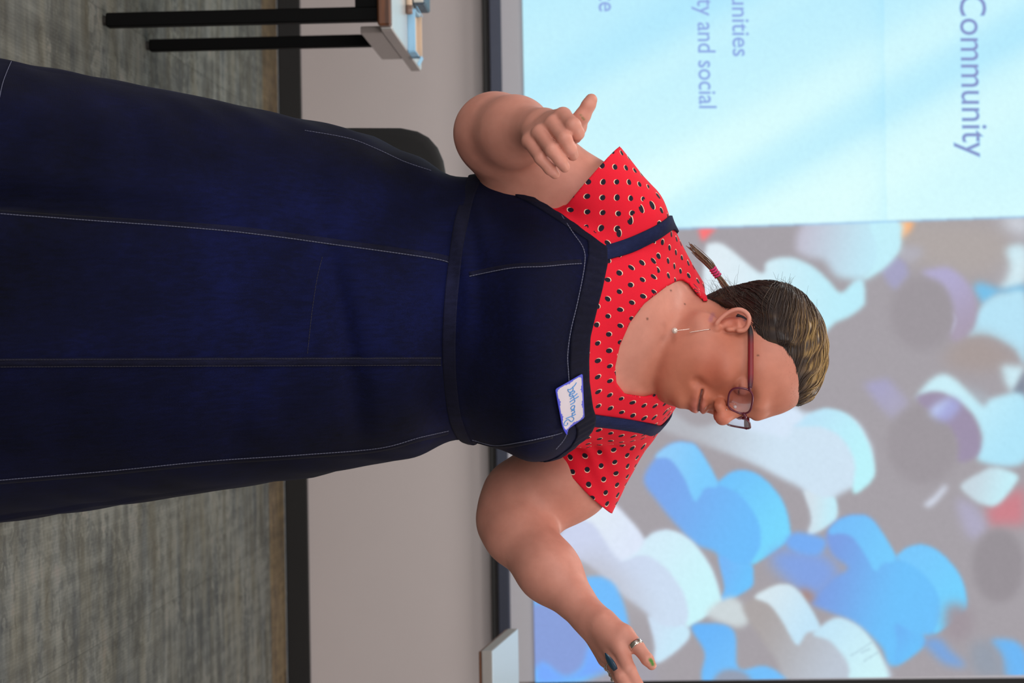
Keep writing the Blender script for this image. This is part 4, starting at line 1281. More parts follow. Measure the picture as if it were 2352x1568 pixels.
def strip_on(fn, ths, lo, hi, off, rows=5, name='strip', mat=None, wrap=False):
    """a raised strip that follows a surface between heights lo(th) and hi(th)"""
    prof = [(0, -.003), (0.02, off * .8), (.12, off), (.5, off * 1.1), (.88, off), (.98, off * .8), (1, -.003)]
    V = np.concatenate([fn(ths, lo(ths) + (hi(ths) - lo(ths)) * a, b) for a, b in prof])
    return mk(name, V, grid_faces(len(prof), len(ths), wrap), mat, pin)
thv = np.linspace(-2.7, 1.2, 230)
def pucker(th, z, o): return bod_pt(th, z, o + .0007 * np.sin(th * 95) * (o > 0))
strip_on(pucker, thv, lambda t: ztop_bib(t) - .0265, lambda t: ztop_bib(t) + .001, .0022, name='bib_facing', mat=DEN2)
strip_on(bod_pt, TH, lambda t: zb(t), lambda t: zb(t) + WBH, .0030, name='waistband', mat=DEN2, wrap=True)

# skirt from its outline in real size
LE = [(-420, 58), (-200, 100), (0, 135), (200, 172), (450, 220), (650, 264), (740, 283), (800, 295), (860, 315), (920, 345), (1000, 370), (1040, 388), (1085, 412)]
RE = [(-420, 1256), (-200, 1226), (0, 1195), (200, 1168), (400, 1140), (640, 1105), (720, 1095), (850, 1066), (900, 1059), (950, 1049), (1000, 1032), (1065, 1010)]
le = np.array([P(x, y, YB) for x, y in LE]); re_ = np.array([P(x, y, YB) for x, y in RE])
def skirt_xz(z):
    xl, xr = np.interp(z, le[:, 2], le[:, 0]), np.interp(z, re_[:, 2], re_[:, 0])
    return (xl + xr) / 2, (xr - xl) / 2
HEMZ = .10
def skirt_pt(ph, z, off=0.0):
    """ph = 0 faces the camera, + to the viewer's right"""
    ph, z = np.asarray(ph, float), np.asarray(z, float)
    cx, a = skirt_xz(z)
    c, s = np.cos(ph), np.sin(ph)
    b = np.where(c > 0, .86 * a, .80 * a)
    r = 1 / np.sqrt((s / a) ** 2 + (c / b) ** 2)
    k = np.clip((WZ + .02 - z) / .85, 0, 1)
    low = np.clip((WZ - .28 - z) / .5, 0, 1)
    # soft hanging folds: they deepen towards the hem
    r = r - .050 * low * np.exp(-((ph + .45) / .085) ** 2) + .016 * low * np.exp(-((ph + .27) / .13) ** 2) + .014 * low * np.exp(-((ph + .85) / .2) ** 2)
    r = r - .012 * low * np.exp(-((ph - .62) / .12) ** 2) + .010 * low * np.exp(-((ph - .32) / .16) ** 2)
    r = r + .006 * low * np.sin(5 * ph + 1.0) * (np.cos(ph) < .2)
    # belly and the crease below it, slight drag lines at the hips
    r = r + .012 * np.exp(-((ph - .35) / .75) ** 2 - ((z - (WZ - .07)) / .06) ** 2)
    r = r - .011 * np.exp(-((ph - .2) / .7) ** 2 - ((z - (WZ - .150 + .02 * np.sin(2 * ph))) / .016) ** 2)
    r = r - .004 * np.exp(-((ph - .3) / .5) ** 2 - ((z - (WZ - .235 - .10 * (ph - .2))) / .02) ** 2)
    r = r + .0009 * np.sin(26 * z * 3.1 + 3 * ph) * np.exp(-((z - WZ + .14) / .09) ** 2) * np.exp(-((ph + 1.0) / .6) ** 2)
    r = r + .0010 * np.sin(70 * z + 9 * np.sin(2.3 * ph)) * np.sin(3.1 * ph + 8 * z)
    w = np.clip((z - (WZ - .06)) / .07, 0, 1); w = w * w * (3 - 2 * w)
    rt = torso_R(ph - TY, z) + BOFF
    cxx = cx * (1 - w) + axis_x(z) * w
    r = r * (1 - w) + rt * w + off
    return np.stack([cxx + r * s, YB - r * c, z + 0 * r], -1)
PH = TH
NR = 110
def zs_top(ph): return zb(((ph - TY + math.pi) % (2 * math.pi)) - math.pi) + .006
rows = [skirt_pt(PH, np.full(n, HEMZ + .016), -.006), skirt_pt(PH, np.full(n, HEMZ), -.003)]
for j in range(NR):
    t = j / (NR - 1)
    rows.append(skirt_pt(PH, HEMZ + (zs_top(PH) - HEMZ) * t))
KV = np.concatenate(rows); KF = grid_faces(len(rows), n, True)
mk('skirt', KV, KF, DEN, pin)
SK_BVH = bvh_of(KV, KF)

def on(bvhs, pts, per=6, off=0.0):
    """points of the photo's seam line carried onto the cloth"""
    out, nr = [], []
    for x, y in catmull(pts, per):
        hs = [h for h in (hit(b, x, y) for b in bvhs) if h is not None]
        if not hs: continue
        h = min(hs, key=lambda h: np.linalg.norm(h[0] - CAM))
        out.append(h[0] + h[1] * off); nr.append(h[1])
    return np.array(out), np.array(nr)
def seam(bvhs, pts, width=.009, th=.0012, name='seam', mat=DEN2):
    p, nn = on(bvhs, pts, 8)
    V, F = ribbon(p - nn * .0006, nn, width, th)
    o = MB().add(V, F).build(name, mat, pin, True)
    return o
def stitch(bvhs, pts, off=.0014, r=.00055, mat=thread, parent=None, dash=True, per=10):
    p, nn = on(bvhs, pts, per, off)
    seg = np.r_[0, np.cumsum(np.linalg.norm(np.diff(p, axis=0), axis=1))]
    mb = MB()
    if not dash:
        mb.tube(p, r, 5)
    else:
        L = seg[-1]; s = 0.0
        while s < L:
            ss = np.linspace(s, min(s + .0034, L), 2)
            q = np.stack([np.interp(ss, seg, p[:, k]) for k in range(3)], 1)
            if np.linalg.norm(q[1] - q[0]) > 1e-4: mb.tube(q, r, 4)
            s += .0042
    o = mb.build('stitching', mat, parent or pin, False)
    o['kind'] = 'stuff'
    return o
SKB = [SK_BVH]
LS = [(1050, 612), (1012, 597), (900, 580), (813, 568), (613, 541), (468, 526), (200, 507), (0, 492), (-200, 476)]
CS = [(1012, 829), (800, 830), (500, 831), (200, 832), (0, 833), (-200, 834)]
RS = [(1030, 988), (964, 1003), (868, 1028), (689, 1043), (482, 1057), (250, 1080), (0, 1101), (-200, 1120)]
def sh(pts, dy): return [(x, y + dy) for x, y in pts]
s1 = seam(SKB, sh(LS, -6), .010); stitch(SKB, LS, .0012, parent=s1)
s2 = seam(SKB, CS, .013, .0020); stitch(SKB, sh(CS, -8), .0026, .0005, thread_dk, s2); stitch(SKB, sh(CS, 8), .0026, .0005, thread_dk, s2)
s3 = seam(SKB, sh(RS, 6), .010); stitch(SKB, RS, .0012, parent=s3)
stitch(SKB, [(740, 590), (728, 640), (716, 720), (706, 812)], .0006, .0004, thread_dk)
stitch(SKB, [(26, 142), (14, 170), (5, 196), (-4, 240)], .0008)
stitch(SKB, [(990, 392), (930, 372), (860, 340), (800, 318), (700, 300)], .0006, .0004)
BDB = [BOD_BVH]
b1 = seam(BDB, [(1335, 601), (1300, 603), (1248, 608), (1172, 612), (1078, 630)], .008); stitch(BDB, [(1335, 606), (1300, 608), (1248, 613), (1172, 617), (1078, 635)], .0016, parent=b1)
b2 = seam(BDB, [(1270, 1002), (1205, 1017), (1139, 1026), (1080, 1012)], .008); stitch(BDB, [(1290, 992), (1270, 998), (1205, 1012), (1139, 1021), (1085, 1008)], .0016, parent=b2)
stitch(BDB, [(1288, 494), (1314, 534), (1339, 572), (1341, 611), (1325, 693), (1309, 759), (1302, 814), (1304, 857), (1308, 930), (1300, 995), (1275, 1030)], .0018, .0006)

# straps over the shoulders, down to the back of the bodice
def strap(front, bth, name='strap'):
    p, nn = on([BL_BVH], front, 7)
    back = bod_pt(np.array(bth), np.array(WZ + .145), .001)
    top = p[-1]
    path = [top]
    ctrl = [top, top + np.array([0, .055, .012]), top * .45 + back * .55 + np.array([0, .05, .07]), back]
    extra = []
    for q in catmull(ctrl, 10)[1:]:
        loc, nrm, i, dist = BL_BVH.find_nearest(Vector(q))
        extra.append((np.array(loc), np.array(nrm)))
    P_ = np.concatenate([p, [e[0] for e in extra]])
    cen = np.array([axis_x(WZ + .15), YB, WZ + .12])
    N_ = np.concatenate([nn, [e[1] if e[1] @ (e[0] - cen) > 0 else -e[1] for e in extra]])
    for _ in range(4):
        P_[1:-1] = (P_[:-2] + 2 * P_[1:-1] + P_[2:]) / 4; N_[1:-1] = (N_[:-2] + 2 * N_[1:-1] + N_[2:]) / 4
    N_ /= np.linalg.norm(N_, axis=1)[:, None]
    V, F = ribbon(P_ + N_ * .0012, N_, .0215, .0030)
    o = MB().add(V, F).build(name, DEN3, pin, True)
    T = np.gradient(P_, axis=0); S = np.cross(T, N_); S /= np.linalg.norm(S, axis=1)[:, None]
    mb = MB()
    for sg in (-1, 1):
        mb.tube(P_ + N_ * .0032 + S * sg * .0092, .0005, 4)
    st = mb.build('strap_stitching', plain('strap_thread', (120, 122, 140), .8), o); st['kind'] = 'stuff'
    return o
strap([(1384, 584), (1394, 580), (1446, 564), (1501, 537), (1530, 518), (1545, 507)], -2.5)
strap([(1355, 963), (1365, 964), (1424, 971), (1470, 979), (1494, 984)], 2.5)

# name tag with its handwriting
def c5(x, y): return 1230 + x / 8.712, 830 + y / 8.711
TL, TR, BR, BLc = c5(905, 218), c5(942, 1090), c5(515, 1385), c5(362, 530)
def tag_px(s, t):
    top = np.array(TL) * (1 - s) + np.array(TR) * s; bot = np.array(BLc) * (1 - s) + np.array(BR) * s
    return top * (1 - t) + bot * t
def tag_surf(x, y, off):
    h = hit(BOD_BVH, x, y)
    return h[0] + h[1] * off
NS, NTT = 64, 36
V, F, mi = [], [], []
for j in range(NTT + 1):
    for i in range(NS + 1):
        s, t = i / NS, j / NTT
        # rounded corners
        rc_ = .07
        ds, dt = max(rc_ * .6 - min(s, 1 - s), 0), max(rc_ - min(t, 1 - t), 0)
        if ds > 0 and dt > 0:
            k = math.hypot(ds / (.6 * rc_), dt / rc_)
            if k > 1:
                s = s + (1 if s < .5 else -1) * ds * (1 - 1 / k); t = t + (1 if t < .5 else -1) * dt * (1 - 1 / k)
        x, y = tag_px(s, t)
        curl = .010 * max(0, (s - .80) / .20) ** 2 * max(0, (t - .7) / .3) ** 2
        V.append(tag_surf(x, y, .0042 + curl))
for j in range(NTT):
    for i in range(NS):
        a = j * (NS + 1) + i
        F.append((a, a + NS + 1, a + NS + 2, a + 1))
        s, t = (i + .5) / NS, (j + .5) / NTT
        ws = .032 + .028 * (1 - abs(math.sin(math.pi * t * 2.0)))
        wt = .052 + .052 * (1 - abs(math.sin(math.pi * s * 3)))
        inner = ws < s < 1 - ws * 1.1 and wt < t < 1 - wt
        mi.append(0 if inner else 1)
tag = mk('name_tag', V, np.array(F), [plain('tag_paper', (206, 196, 204), .6, noise_amt=.015), plain('tag_blue', (58, 66, 196), .5, noise_amt=.03), plain('marker_ink', (72, 140, 204), .6)], pin)
tag.data.polygons.foreach_set('material_index', mi)
m = tag.modifiers.new('thickness', 'SOLIDIFY'); m.thickness = .0006; m.offset = 0
tag['label'] = 'white sticker with wavy blue border and handwriting'
INK = [[(778, 396), (745, 448), (690, 505), (640, 535), (603, 530)], [(702, 478), (712, 520), (698, 560), (655, 588), (618, 574), (604, 535)],
       [(648, 640), (680, 622), (722, 604), (742, 582), (735, 562), (702, 568), (664, 596), (640, 632), (642, 664), (672, 668), (698, 655)],
       [(795, 612), (745, 655), (690, 695), (650, 722)], [(700, 640), (716, 672), (730, 706)],
       [(820, 668), (760, 706), (700, 742), (645, 782)], [(715, 730), (745, 752), (738, 782), (705, 806), (658, 832)],
       [(742, 852), (714, 850), (682, 872), (664, 904), (684, 930), (722, 914), (742, 880), (742, 852)], [(742, 862), (728, 912), (690, 950)],
       [(742, 924), (706, 946), (668, 964)], [(712, 942), (742, 960), (730, 986), (684, 1008)],
       [(745, 988), (708, 1004), (690, 1030), (700, 1048)], [(760, 1020), (712, 1046), (640, 1076), (566, 1108)],
       [(684, 1078), (712, 1084), (724, 1112), (704, 1150), (668, 1166), (640, 1146), (612, 1126), (572, 1146), (538, 1186), (528, 1226), (552, 1246), (586, 1232), (604, 1206), (594, 1192)]]
mb = MB()
for st in INK:
    pts = [tag_surf(*c5(x, y), .0047) for x, y in catmull(st, 5)]
    mb.tube(pts, .00072, 6)
ink = mb.build('handwriting', bpy.data.materials['marker_ink'], tag, True)
tag.data.materials.pop(index=2)
ink.parent = tag; ink.matrix_parent_inverse = Matrix.Identity(4)
# ------------------------------------------------------------------ hair
GTAB = np.array([(-.13, -.060), (-.085, -.050), (-.060, -.022), (-.045, .000), (-.022, .020), (.0, .026), (.014, .030), (.027, .045), (.031, .066), (.043, .080), (.058, .089), (.075, .0935), (.12, .098)])
nbl = hloc(P(1430, 775, 3.045))
SKULL = head_field(True)
SKULL.cone((0, -.020, -.055), nbl, .064, .082, .03)
def hair_h(q): return (q[:, 2] - np.interp(q[:, 1], GTAB[:, 0], GTAB[:, 1])) * .8
def hair_d(p):
    q = hloc(p)
    h = hair_h(q)
    t = np.clip(.40 * h - .0004, -.012, .0095)
    # fuller gathered roll at the back of the crown, flatter side
    t = t + .009 * g3(q, (0, -.088, .060), (.06, .04, .05)) * (h > 0) + .008 * g3(q, (0, -.085, -.015), (.06, .04, .035)) * (h > -.004) - .0035 * g3(q, (0, .0, .135), (.06, .06, .03)) * (h > 0)
    lock = .0011 * np.sin(q[:, 0] * 260 + 6 * np.sin(q[:, 1] * 22)) * np.clip(h / .02, 0, 1)
    return np.maximum(SKULL(q) - t - lock, -h - .002)
HV, HFc = surface(hair_d, HC - .19, HC + .19, .0021, slack=1.8, smooth=1)
def hair_colour(q, rnd):
    dark, mid, gold = lin((50, 38, 34)), lin((104, 80, 56)), lin((168, 136, 86))
    up = np.clip((q[:, 2] - .070) / .050, 0, 1)
    front = np.clip((q[:, 1] + .065) / .06, 0, 1)
    root = np.clip(hair_h(q) / .022, .12, 1)
    k = np.clip(up * front * root * (.16 + 1.25 * rnd) + .34 * rnd ** 3, 0, 1)[:, None]
    a = dark * (1 - np.clip(2 * k, 0, 1)) + mid * np.clip(2 * k, 0, 1)
    return a * (1 - np.clip(2 * k - 1, 0, 1)) + gold * np.clip(2 * k - 1, 0, 1)
me = mesh_np('hair', HV, HFc)
q = hloc(HV)
rn = .5 + .5 * np.sin(q[:, 0] * 330 + 9 * np.sin(q[:, 1] * 30) + 4 * q[:, 2])
set_vcol(me, hair_colour(q, rn * .8) * .8)
hm = NT('hair')
a_ = hm.n('ShaderNodeAttribute', attribute_name='Col').outputs['Color']
hn = hm.noise(hm.obj(), 300, 3, .7)
hm.l(hm.mix(.55, a_, hm.ramp(hn, [(.3, (.55, .55, .55)), (.7, (1.15, 1.15, 1.15))]), 'MULTIPLY'), hm.b.inputs['Base Color'])
hm.b.inputs['Roughness'].default_value = .42
hm.b.inputs['Specular IOR Level'].default_value = .35
hair = link('hair', me, hm.m, woman)
hair['label'] = 'light brown hair with gold streaks, combed back and gathered'
HB = bvh_of(HV, HFc)

# combed strands laid along the surface of the hair
G1 = hloc(P(1797, 656, 3.045)); G2 = hloc(P(1656, 650, 3.05))
def strands(starts, goal, steps, stepl, off, r0, col_fn, jit=.0, fromskin=False):
    VV_, FF_, CC_ = [], [], []
    for q0 in starts:
        p = HC + HM @ q0
        pts = [HC + HM @ q0] if fromskin else []
        goalw = HC + HM @ goal
        loft = rng.uniform(.0002, off)
        for k in range(steps):
            loc, nrm, i, dist = HB.find_nearest(Vector(p))
            nrm = np.array(nrm); loc = np.array(loc)
            if nrm @ (loc - HC) < 0: nrm = -nrm
            pts.append(loc + nrm * loft * min(1, k / 2))
            g = goalw - loc; L = np.linalg.norm(g)
            if L < .012: break
            g = g / L; g = g - nrm * (g @ nrm); g /= np.linalg.norm(g) + 1e-9
            p = loc + g * stepl + rng.normal(0, jit, 3)
        if len(pts) < 4: continue
        pts = np.array(pts); m = len(pts)
        rr = r0 * np.sin(np.linspace(.35, math.pi - .25, m)) ** .6
        V, F = tube(pts, rr, 4)
        b = len(VV_)
        VV_ += V; FF_ += [tuple(i + b for i in f) for f in F[:-2]]
        rv = rng.uniform(0, 1)
        CC_.append(np.repeat(col_fn(hloc(pts), np.full(m, rv)), 4, 0))
    return VV_, FF_, CC_
idx_ = rng.permutation(len(HV))
ql = hloc(HV)
hh = hair_h(ql)
def pick(mask, k):
    c = idx_[mask[idx_]]
    return ql[c[:k]]
topz = ql[:, 2] > (.052 + .35 * np.clip(-ql[:, 1] - .02, -.03, .08))
V1 = strands(pick(topz & (hh < .012) & (ql[:, 1] > -.02), 420), G1, 42, .0052, .0022, .00075, hair_colour, .0004)
V2 = strands(pick(topz & (hh >= .012), 520), G1, 26, .0055, .0026, .00070, hair_colour, .0004)
dk = lambda q, r: hair_colour(q, r * .35) * (1 + 1.1 * (r > .8))[:, None]
V3 = strands(pick((~topz) & (hh > .001), 520), G2, 24, .0050, .0024, .00070, dk, .0007)
bq = hloc(BV)
bh = hair_h(bq)
edge = (bh > -.010) & (bh < .002) & (bq[:, 2] > -.06) & (np.linalg.norm(bq - np.array([0, 0, .04]), axis=1) < .125) & ~((bq[:, 2] < .028) & (bq[:, 1] > -.03))
ids_ = np.nonzero(edge)[0]; rng.shuffle(ids_)
fineh = lambda q, r: hair_colour(q, r * .5) * .9
V4 = strands(bq[ids_[:700]], G1, 14, .0060, .0014, .00042, fineh, .0005, True)
Vs, Fs, Cs = [], [], []
for A3 in (V1, V2, V3, V4):
    b = len(Vs); Vs += A3[0]; Fs += [tuple(i + b for i in f) for f in A3[1]]; Cs += A3[2]
me = mesh_np('strands', np.array(Vs), np.array(Fs)); set_vcol(me, np.concatenate(Cs))
st_ = link('combed_strands', me, hm.m, hair); st_['kind'] = 'stuff'

# loose frizz at the nape and the crown
mb = MB()
def wisp(p0, d0, L, curl, r=.00022, nseg=9):
    d0 = np.asarray(d0, float) / np.linalg.norm(d0)
    s = np.cross(d0, rng.normal(size=3)); s /= np.linalg.norm(s)
    pts, p, d = [], np.array(p0, float), d0.copy()
    for k in range(nseg):
        pts.append(p.copy()); p = p + d * L / nseg
        d = d + s * curl / nseg; d /= np.linalg.norm(d)
    mb.tube(pts, np.linspace(r, r * .35, nseg), 3)
for k in range(110):
    x, y = rng.uniform(1600, 1690), rng.uniform(640, 690)
    h = hit(HB, min(x + 30, 1690), y + 14)
    if h is None: continue
    wisp(h[0], h[1] * .5 + np.array([-.7, .1, rng.uniform(-.9, .4)]), rng.uniform(.015, .042), rng.uniform(-3, 3))
for k in range(120):
    j = rng.integers(len(HV))
    if hh[j] < .004: continue
    nn = (HV[j] - HC) / np.linalg.norm(HV[j] - HC)
    g = HC + HM @ G1 - HV[j]; g /= np.linalg.norm(g)
    wisp(HV[j], nn * .35 + g, rng.uniform(.02, .05), rng.uniform(-1.6, 1.6))
for (x, y) in ((1660, 640), (1800, 655), (1810, 650), (1790, 648)):
    h = hit(HB, x, y + 14)
    if h is not None:
        for _ in range(6): wisp(h[0], np.array([-.9, 0, rng.uniform(-.3, .5)]), rng.uniform(.012, .035), rng.uniform(-4, 4), .0003)
for (x, y) in ():          # sideburn wisps
    h = hit(BODY_BVH, x, y)
    if h is not None:
        for _ in range(4): wisp(h[0] + h[1] * .0006, np.array([.15, .1, -1.0]) + rng.normal(0, .12, 3), rng.uniform(.010, .020), rng.uniform(-.4, .4), .00013)
fz = mb.build('loose_hairs', hm.m, hair, True); fz['kind'] = 'stuff'
set_vcol(fz.data, np.repeat(lin((70, 54, 46))[None], len(fz.data.vertices), 0))

# little side tail with its pink tie
tp = catmull([P(1684, 676, 3.04), P(1668, 660, 3.045), P(1654, 640, 3.05), P(1644, 626, 3.05), P(1628, 605, 3.055), P(1606, 584, 3.06), P(1582, 562, 3.065)], 6)
tr = np.interp(np.linspace(0, 1, len(tp)), [0, .25, .38, .45, .65, .85, 1], [.0060, .0050, .0036, .0040, .0062, .0048, .0012])
mb = MB()
for k in range(46):
    a, rr = rng.uniform(0, 6.28), math.sqrt(rng.uniform(0, 1))
    tw = rng.uniform(-1.2, 1.2)
    T = np.gradient(tp, axis=0); T /= np.linalg.norm(T, axis=1)[:, None]
    N = np.cross(T, [0, 0, 1.0]); N /= np.linalg.norm(N, axis=1)[:, None]; B_ = np.cross(T, N)
    ang = a + tw * np.linspace(0, 1, len(tp))
    m = len(tp) - rng.integers(0, 5)
    pts = tp + (N * np.cos(ang)[:, None] + B_ * np.sin(ang)[:, None]) * (tr * rr)[:, None] + np.outer(np.linspace(0, 1, len(tp)) ** 3, rng.normal(0, .0025, 3))
    mb.tube(pts[:m], np.linspace(.0011, .0004, m), 4)
pt_ = mb.build('side_tail', hm.m, hair, True)
set_vcol(pt_.data, np.repeat(lin((120, 92, 70))[None], len(pt_.data.vertices), 0) * (0.7 + .5 * rng.random((len(pt_.data.vertices), 1))))
mb = MB()
for (x, y) in ((1649, 633), (1645, 628), (1641, 623), (1638, 618)):
    c = P(x, y, 3.05); d = P(1644, 626, 3.05) - P(1654, 640, 3.05); d /= np.linalg.norm(d)
    n1 = np.cross(d, [0, 1, 0]); n1 /= np.linalg.norm(n1); n2 = np.cross(d, n1)
    mb.tube([c + (n1 * math.cos(t) + n2 * math.sin(t)) * .0046 + d * .0006 * math.sin(3 * t) for t in np.linspace(0, 2 * math.pi, 19)[:-1]], .0016, 8, True)
mb.build('hair_tie', plain('pink_hair_tie', (204, 46, 108), .7), hair, True)

# ------------------------------------------------------------------ glasses
frame_m = plain('plum_frame', (92, 20, 44), .3, spec=.6, noise_amt=.1)
temple_m = NT('red_temple')
sx_ = temple_m.n('ShaderNodeSeparateXYZ'); temple_m.l(temple_m.n('ShaderNodeTexCoord').outputs['Generated'], sx_.inputs[0])
temple_m.l(temple_m.ramp(sx_.outputs[0], [(.26, lin((34, 22, 26))), (.42, lin((120, 10, 22))), (.80, lin((124, 12, 28))), (.95, lin((70, 16, 34)))]), temple_m.b.inputs['Base Color'])
temple_m.b.inputs['Roughness'].default_value = .5
lens_m = NT('lens_glass')
tb = lens_m.n('ShaderNodeBsdfTransparent'); tb.inputs[0].default_value = (.93, .89, .94, 1)
gl = lens_m.n('ShaderNodeBsdfGlossy'); gl.inputs['Roughness'].default_value = .02; gl.inputs[0].default_value = (.85, .92, 1, 1)
fr = lens_m.n('ShaderNodeFresnel'); fr.inputs[0].default_value = 1.5
ms = lens_m.n('ShaderNodeMixShader'); lens_m.l(lens_m.math('MULTIPLY', fr.outputs[0], .28), ms.inputs[0]); lens_m.l(tb.outputs[0], ms.inputs[1]); lens_m.l(gl.outputs[0], ms.inputs[2])
lens_m.l(ms.outputs[0], lens_m.out.inputs['Surface'])
glasses = empty('glasses', (0, 0, 0), woman); glasses.matrix_parent_inverse = woman.matrix_basis.inverted()
glasses['label'] = 'plum framed glasses with red temples'
def gl_pt(l, u, du=0.0):
    f = .1060 - 5.0 * l * l + .14 * (u - .0105)
    return hw(l, f + du, u)
def rim_curve(s, k=1.0, n=44):
    out = []
    for t in np.linspace(0, 2 * math.pi, n + 1)[:-1]:
        c, sn = math.cos(t), math.sin(t)
        l = math.copysign(abs(c) ** .62, c) * .0228 * k; u = math.copysign(abs(sn) ** .66, sn) * .0168 * k
        u += .0022 * (l / .0228) * (1 if u > 0 else .2)          # outer corners lift
        if u < 0: l *= 1 - (.08 if l > 0 else .26) * abs(u) / .0168
        out.append((s * (.0280 + l), .0108 + u))
    return out
for s in (-1, 1):
    rc2 = rim_curve(s)
    MB().tube([gl_pt(l, u) for l, u in rc2], .0015, 8, True).build('rim', frame_m, glasses, True)
    inner = rim_curve(s, .985)
    V = [gl_pt(l, u) for l, u in inner]; c = gl_pt(s * .0280, .0108, .0022)
    V2_ = [gl_pt(.0280 * s + (l - .0280 * s) * .5, .0108 + (u - .0108) * .5, .0016) for l, u in inner]
    V = V + V2_ + [c]; n_ = len(inner)
    F = [(i, (i + 1) % n_, n_ + (i + 1) % n_, n_ + i) for i in range(n_)] + [(n_ + i, n_ + (i + 1) % n_, 2 * n_) for i in range(n_)]
    MB().add(V, F).build('lens', lens_m.m, glasses, True)
    # temple: flat bar from the hinge to behind the ear
    path = catmull([gl_pt(s * .0525, .0235) , hw(s * .0590, .078, .0238), hw(s * .0665, .054, .0232), hw(s * .0735, .018, .0222), hw(s * .0745, .004, .0200), hw(s * .0730, -.010, .0130), hw(s * .0715, -.017, .0020)], 6)
    nn = np.repeat((HL * s)[None], len(path), 0)
    wd = np.interp(np.linspace(0, 1, len(path)), [0, .12, .5, .62, .8, 1], [.0062, .0080, .0078, .0058, .0048, .0044])
    V, F = ribbon(path, nn, wd, .0022)
    MB().add(V, F).build('temple', temple_m.m, glasses, True)
    MB().tube([gl_pt(s * .0495, .0225), gl_pt(s * .0525, .0235), hw(s * .0585, .080, .0238)], .0021, 8).build('hinge', frame_m, glasses, True)
    MB().sphere(hw(s * .0095, .0985, .0045), .0026, 8, 6).build('nose_pad', plain('clear_pad', (210, 190, 180), .2), glasses, True)
MB().tube(catmull([gl_pt(-.0062, .0165), gl_pt(-.002, .0195, .001), gl_pt(.002, .0195, .001), gl_pt(.0062, .0165)], 5), .0024, 8).build('bridge', frame_m, glasses, True)

# ------------------------------------------------------------------ jewellery
silver = plain('silver', (206, 196, 186), .22, 1.0, noise_amt=.12, noise_scale=300)
teal = plain('teal_stone', (12, 52, 74), .25, spec=.8, noise_amt=.3)
ear = empty('earring', (0, 0, 0), woman); ear.matrix_parent_inverse = woman.matrix_basis.inverted()
lobe = hit(BODY_BVH, 1626, 757)
e0 = lobe[0] + lobe[1] * .0012
eb = e0 + np.array([.001, -.004, -.0475])
MB().tube(catmull([e0 + [0, -.001, .003], e0, e0 + [.003, -.003, -.022], e0 + [.0037, -.004, -.0265]], 5), .00045, 6).build('front_thread', silver, ear, True)
MB().tube(catmull([e0 + [-.0012, -.0025, -.026], e0 + [.0, -.003, -.036], eb], 5), .0004, 6).build('chain', silver, ear, True)
MB().sphere(eb, .0044, 16, 12).build('pearl', plain('pearl', (214, 196, 184), .18, .25, spec=.9), ear, True)
h = hit(BODY_BVH, 1668, 941)
if h: MB().sphere(h[0] + h[1] * .0003, .0010, 10, 8).build('nose_stud', silver, woman, True)
def band(c, ax, r, w, th, name, mat, parent):
    ax = np.asarray(ax, float) / np.linalg.norm(ax)
    n1 = np.cross(ax, [0, 1, .3]); n1 /= np.linalg.norm(n1); n2 = np.cross(ax, n1)
    V, F = [], []
    prof = [(-w / 2, r), (-w / 2, r + th * .7), (-w * .3, r + th), (0, r + th * .85), (w * .3, r + th), (w / 2, r + th * .7), (w / 2, r)]
    N_ = 32
    for a, rr in prof:
        for k in range(N_):
            t = 2 * math.pi * k / N_
            V.append(np.asarray(c) + ax * a + (n1 * math.cos(t) + n2 * math.sin(t)) * rr)
    m = len(prof)
    for j in range(m):
        for k in range(N_):
            F.append((j * N_ + k, j * N_ + (k + 1) % N_, ((j + 1) % m) * N_ + (k + 1) % N_, ((j + 1) % m) * N_ + k))
    return MB().add(V, F).build(name, mat, parent, True)
ta, tb_ = P(1440, 1453, 2.925), P(1465, 1485, 2.905)
band(P(1461, 1482, 2.906), (tb_ - ta) * .4 + (P(1487, 1514, 2.895) - tb_), .0096, .0076, .0016, 'thumb_ring', silver, woman)
def stone(pts_px, dd, rad, flat, name, mat, parent):
    a, b = P(*pts_px[0], dd), P(*pts_px[1], dd + .01)
    ax = (b - a); L = np.linalg.norm(ax); ax /= L
    nrm = np.array([-.2, -.75, -.6]); nrm -= ax * (nrm @ ax); nrm /= np.linalg.norm(nrm); sd = np.cross(ax, nrm)
    V, F = [], []
    NU, NV = 10, 9
    for j in range(NV + 1):
        t = j / NV; w = math.sin(math.pi * min(max(t, .02), .98)) ** .7 * rad
        for k in range(NU):
            q = 2 * math.pi * k / NU
            V.append(a + ax * L * t + sd * w * math.cos(q) + nrm * w * flat * math.sin(q))
    for j in range(NV):
        for k in range(NU): F.append((j * NU + k, j * NU + (k + 1) % NU, (j + 1) * NU + (k + 1) % NU, (j + 1) * NU + k))
    F += [tuple(range(NU)), tuple(NV * NU + k for k in range(NU))]
    return MB().add(V, F).build(name, mat, parent, True)
r1 = empty('stone_ring', (0, 0, 0), woman); r1.matrix_parent_inverse = woman.matrix_basis.inverted()
stone(((1390, 1499), (1420, 1548)), 2.884, .0060, .5, 'stone', teal, r1)
band(P(1409, 1528, 2.932), P(1421, 1551, 2.915) - P(1398, 1506, 2.95), .0104, .0020, .0010, 'ring_band', silver, r1)
band(P(1415, 1510, 2.922), P(1428, 1552, 2.89) - P(1408, 1498, 2.93), .0109, .0018, .0009, 'finger_ring', silver, woman)
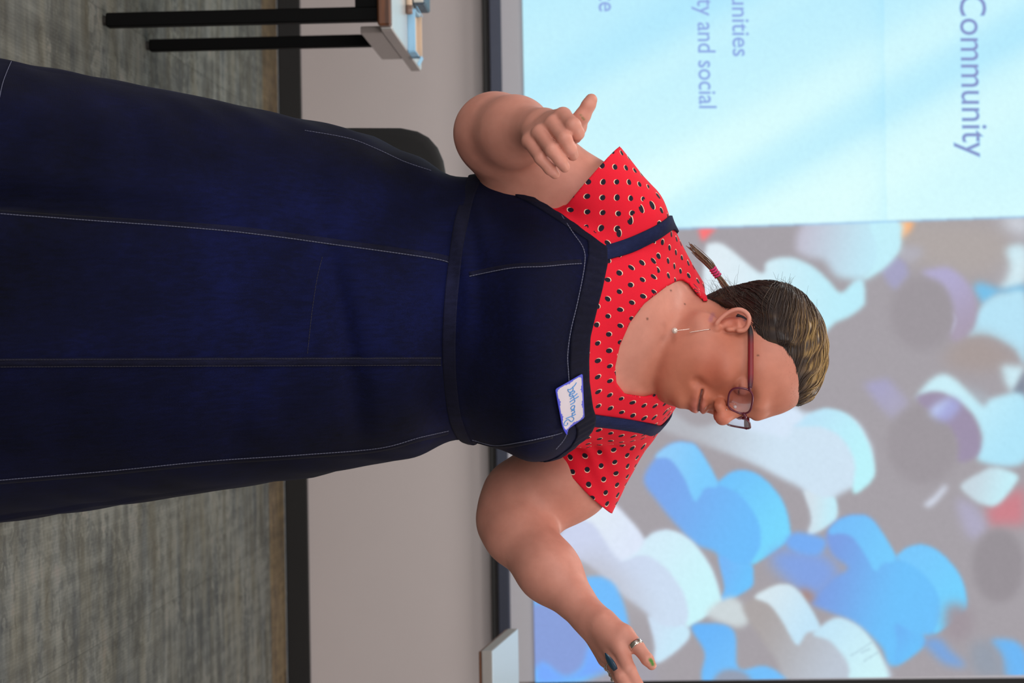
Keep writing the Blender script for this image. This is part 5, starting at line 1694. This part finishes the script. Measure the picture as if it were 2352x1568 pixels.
r2 = empty('beaded_ring', (0, 0, 0), woman); r2.matrix_parent_inverse = woman.matrix_basis.inverted()
for (x, y, d, r) in ((1396, 1531, 2.952, .0036), (1400, 1539, 2.948, .0042), (1404, 1545, 2.943, .0034), (1403, 1549, 2.950, .0036), (1409, 1553, 2.944, .0046), (1408, 1560, 2.950, .0036)):
    MB().sphere(P(x, y, d), r, 12, 8).build('bead', silver, r2, True)
band(P(1402, 1529, 2.961), P(1413, 1546, 2.95) - P(1392, 1512, 2.972), .0093, .0022, .0010, 'ring_band', silver, r2)
# fine ink line on her upper arm
mb = MB()
for ln in ([(1384, 330), (1392, 332), (1402, 338), (1410, 346), (1416, 352)], [(1372, 322), (1382, 330), (1396, 333)]):
    pts = [h[0] + h[1] * .0002 for h in (hit(BODY_BVH, x, y) for x, y in catmull(ln, 5)) if h]
    if len(pts) > 3: mb.tube(pts, .0006, 5)
mb.build('tattoo_line', plain('ink', (84, 66, 74), .7), body, True)

# ------------------------------------------------------------------ shoes (below the hem, on the floor)
shoe_m = plain('black_shoe', (24, 22, 24), .45)
sole_m = plain('shoe_sole', (60, 56, 52), .8)
for s in (-1, 1):
    cx_ = hipc[0] + s * .115
    f = Field()
    f.ell((cx_ + s * .012, YB - .07, .040), (.043, .115, .036), k=0)
    f.ell((cx_, YB + .022, .050), (.036, .05, .048), k=.03)
    f.add(lambda p: -(p[:, 2] - .013), (cx_, YB, .03), .3, .004, 'i')
    v, fc_ = surface(f, (cx_ - .09, YB - .22, -.01), (cx_ + .09, YB + .11, .13), .005)
    so = mk('shoe', v, fc_, shoe_m, woman)
    outline = []
    for t in np.linspace(0, 2 * math.pi, 28)[:-1]:
        w = .043 if math.sin(t) < .2 else .037
        outline.append((cx_ + s * .006 + w * math.cos(t), YB - .055 + .132 * math.sin(t)))
    V = [(x, y, z) for z in (0, .014) for x, y in outline]; m = len(outline)
    F = [(k, (k + 1) % m, m + (k + 1) % m, m + k) for k in range(m)] + [tuple(range(m))[::-1], tuple(range(m, 2 * m))]
    MB().add(V, F).build('sole', sole_m, so)
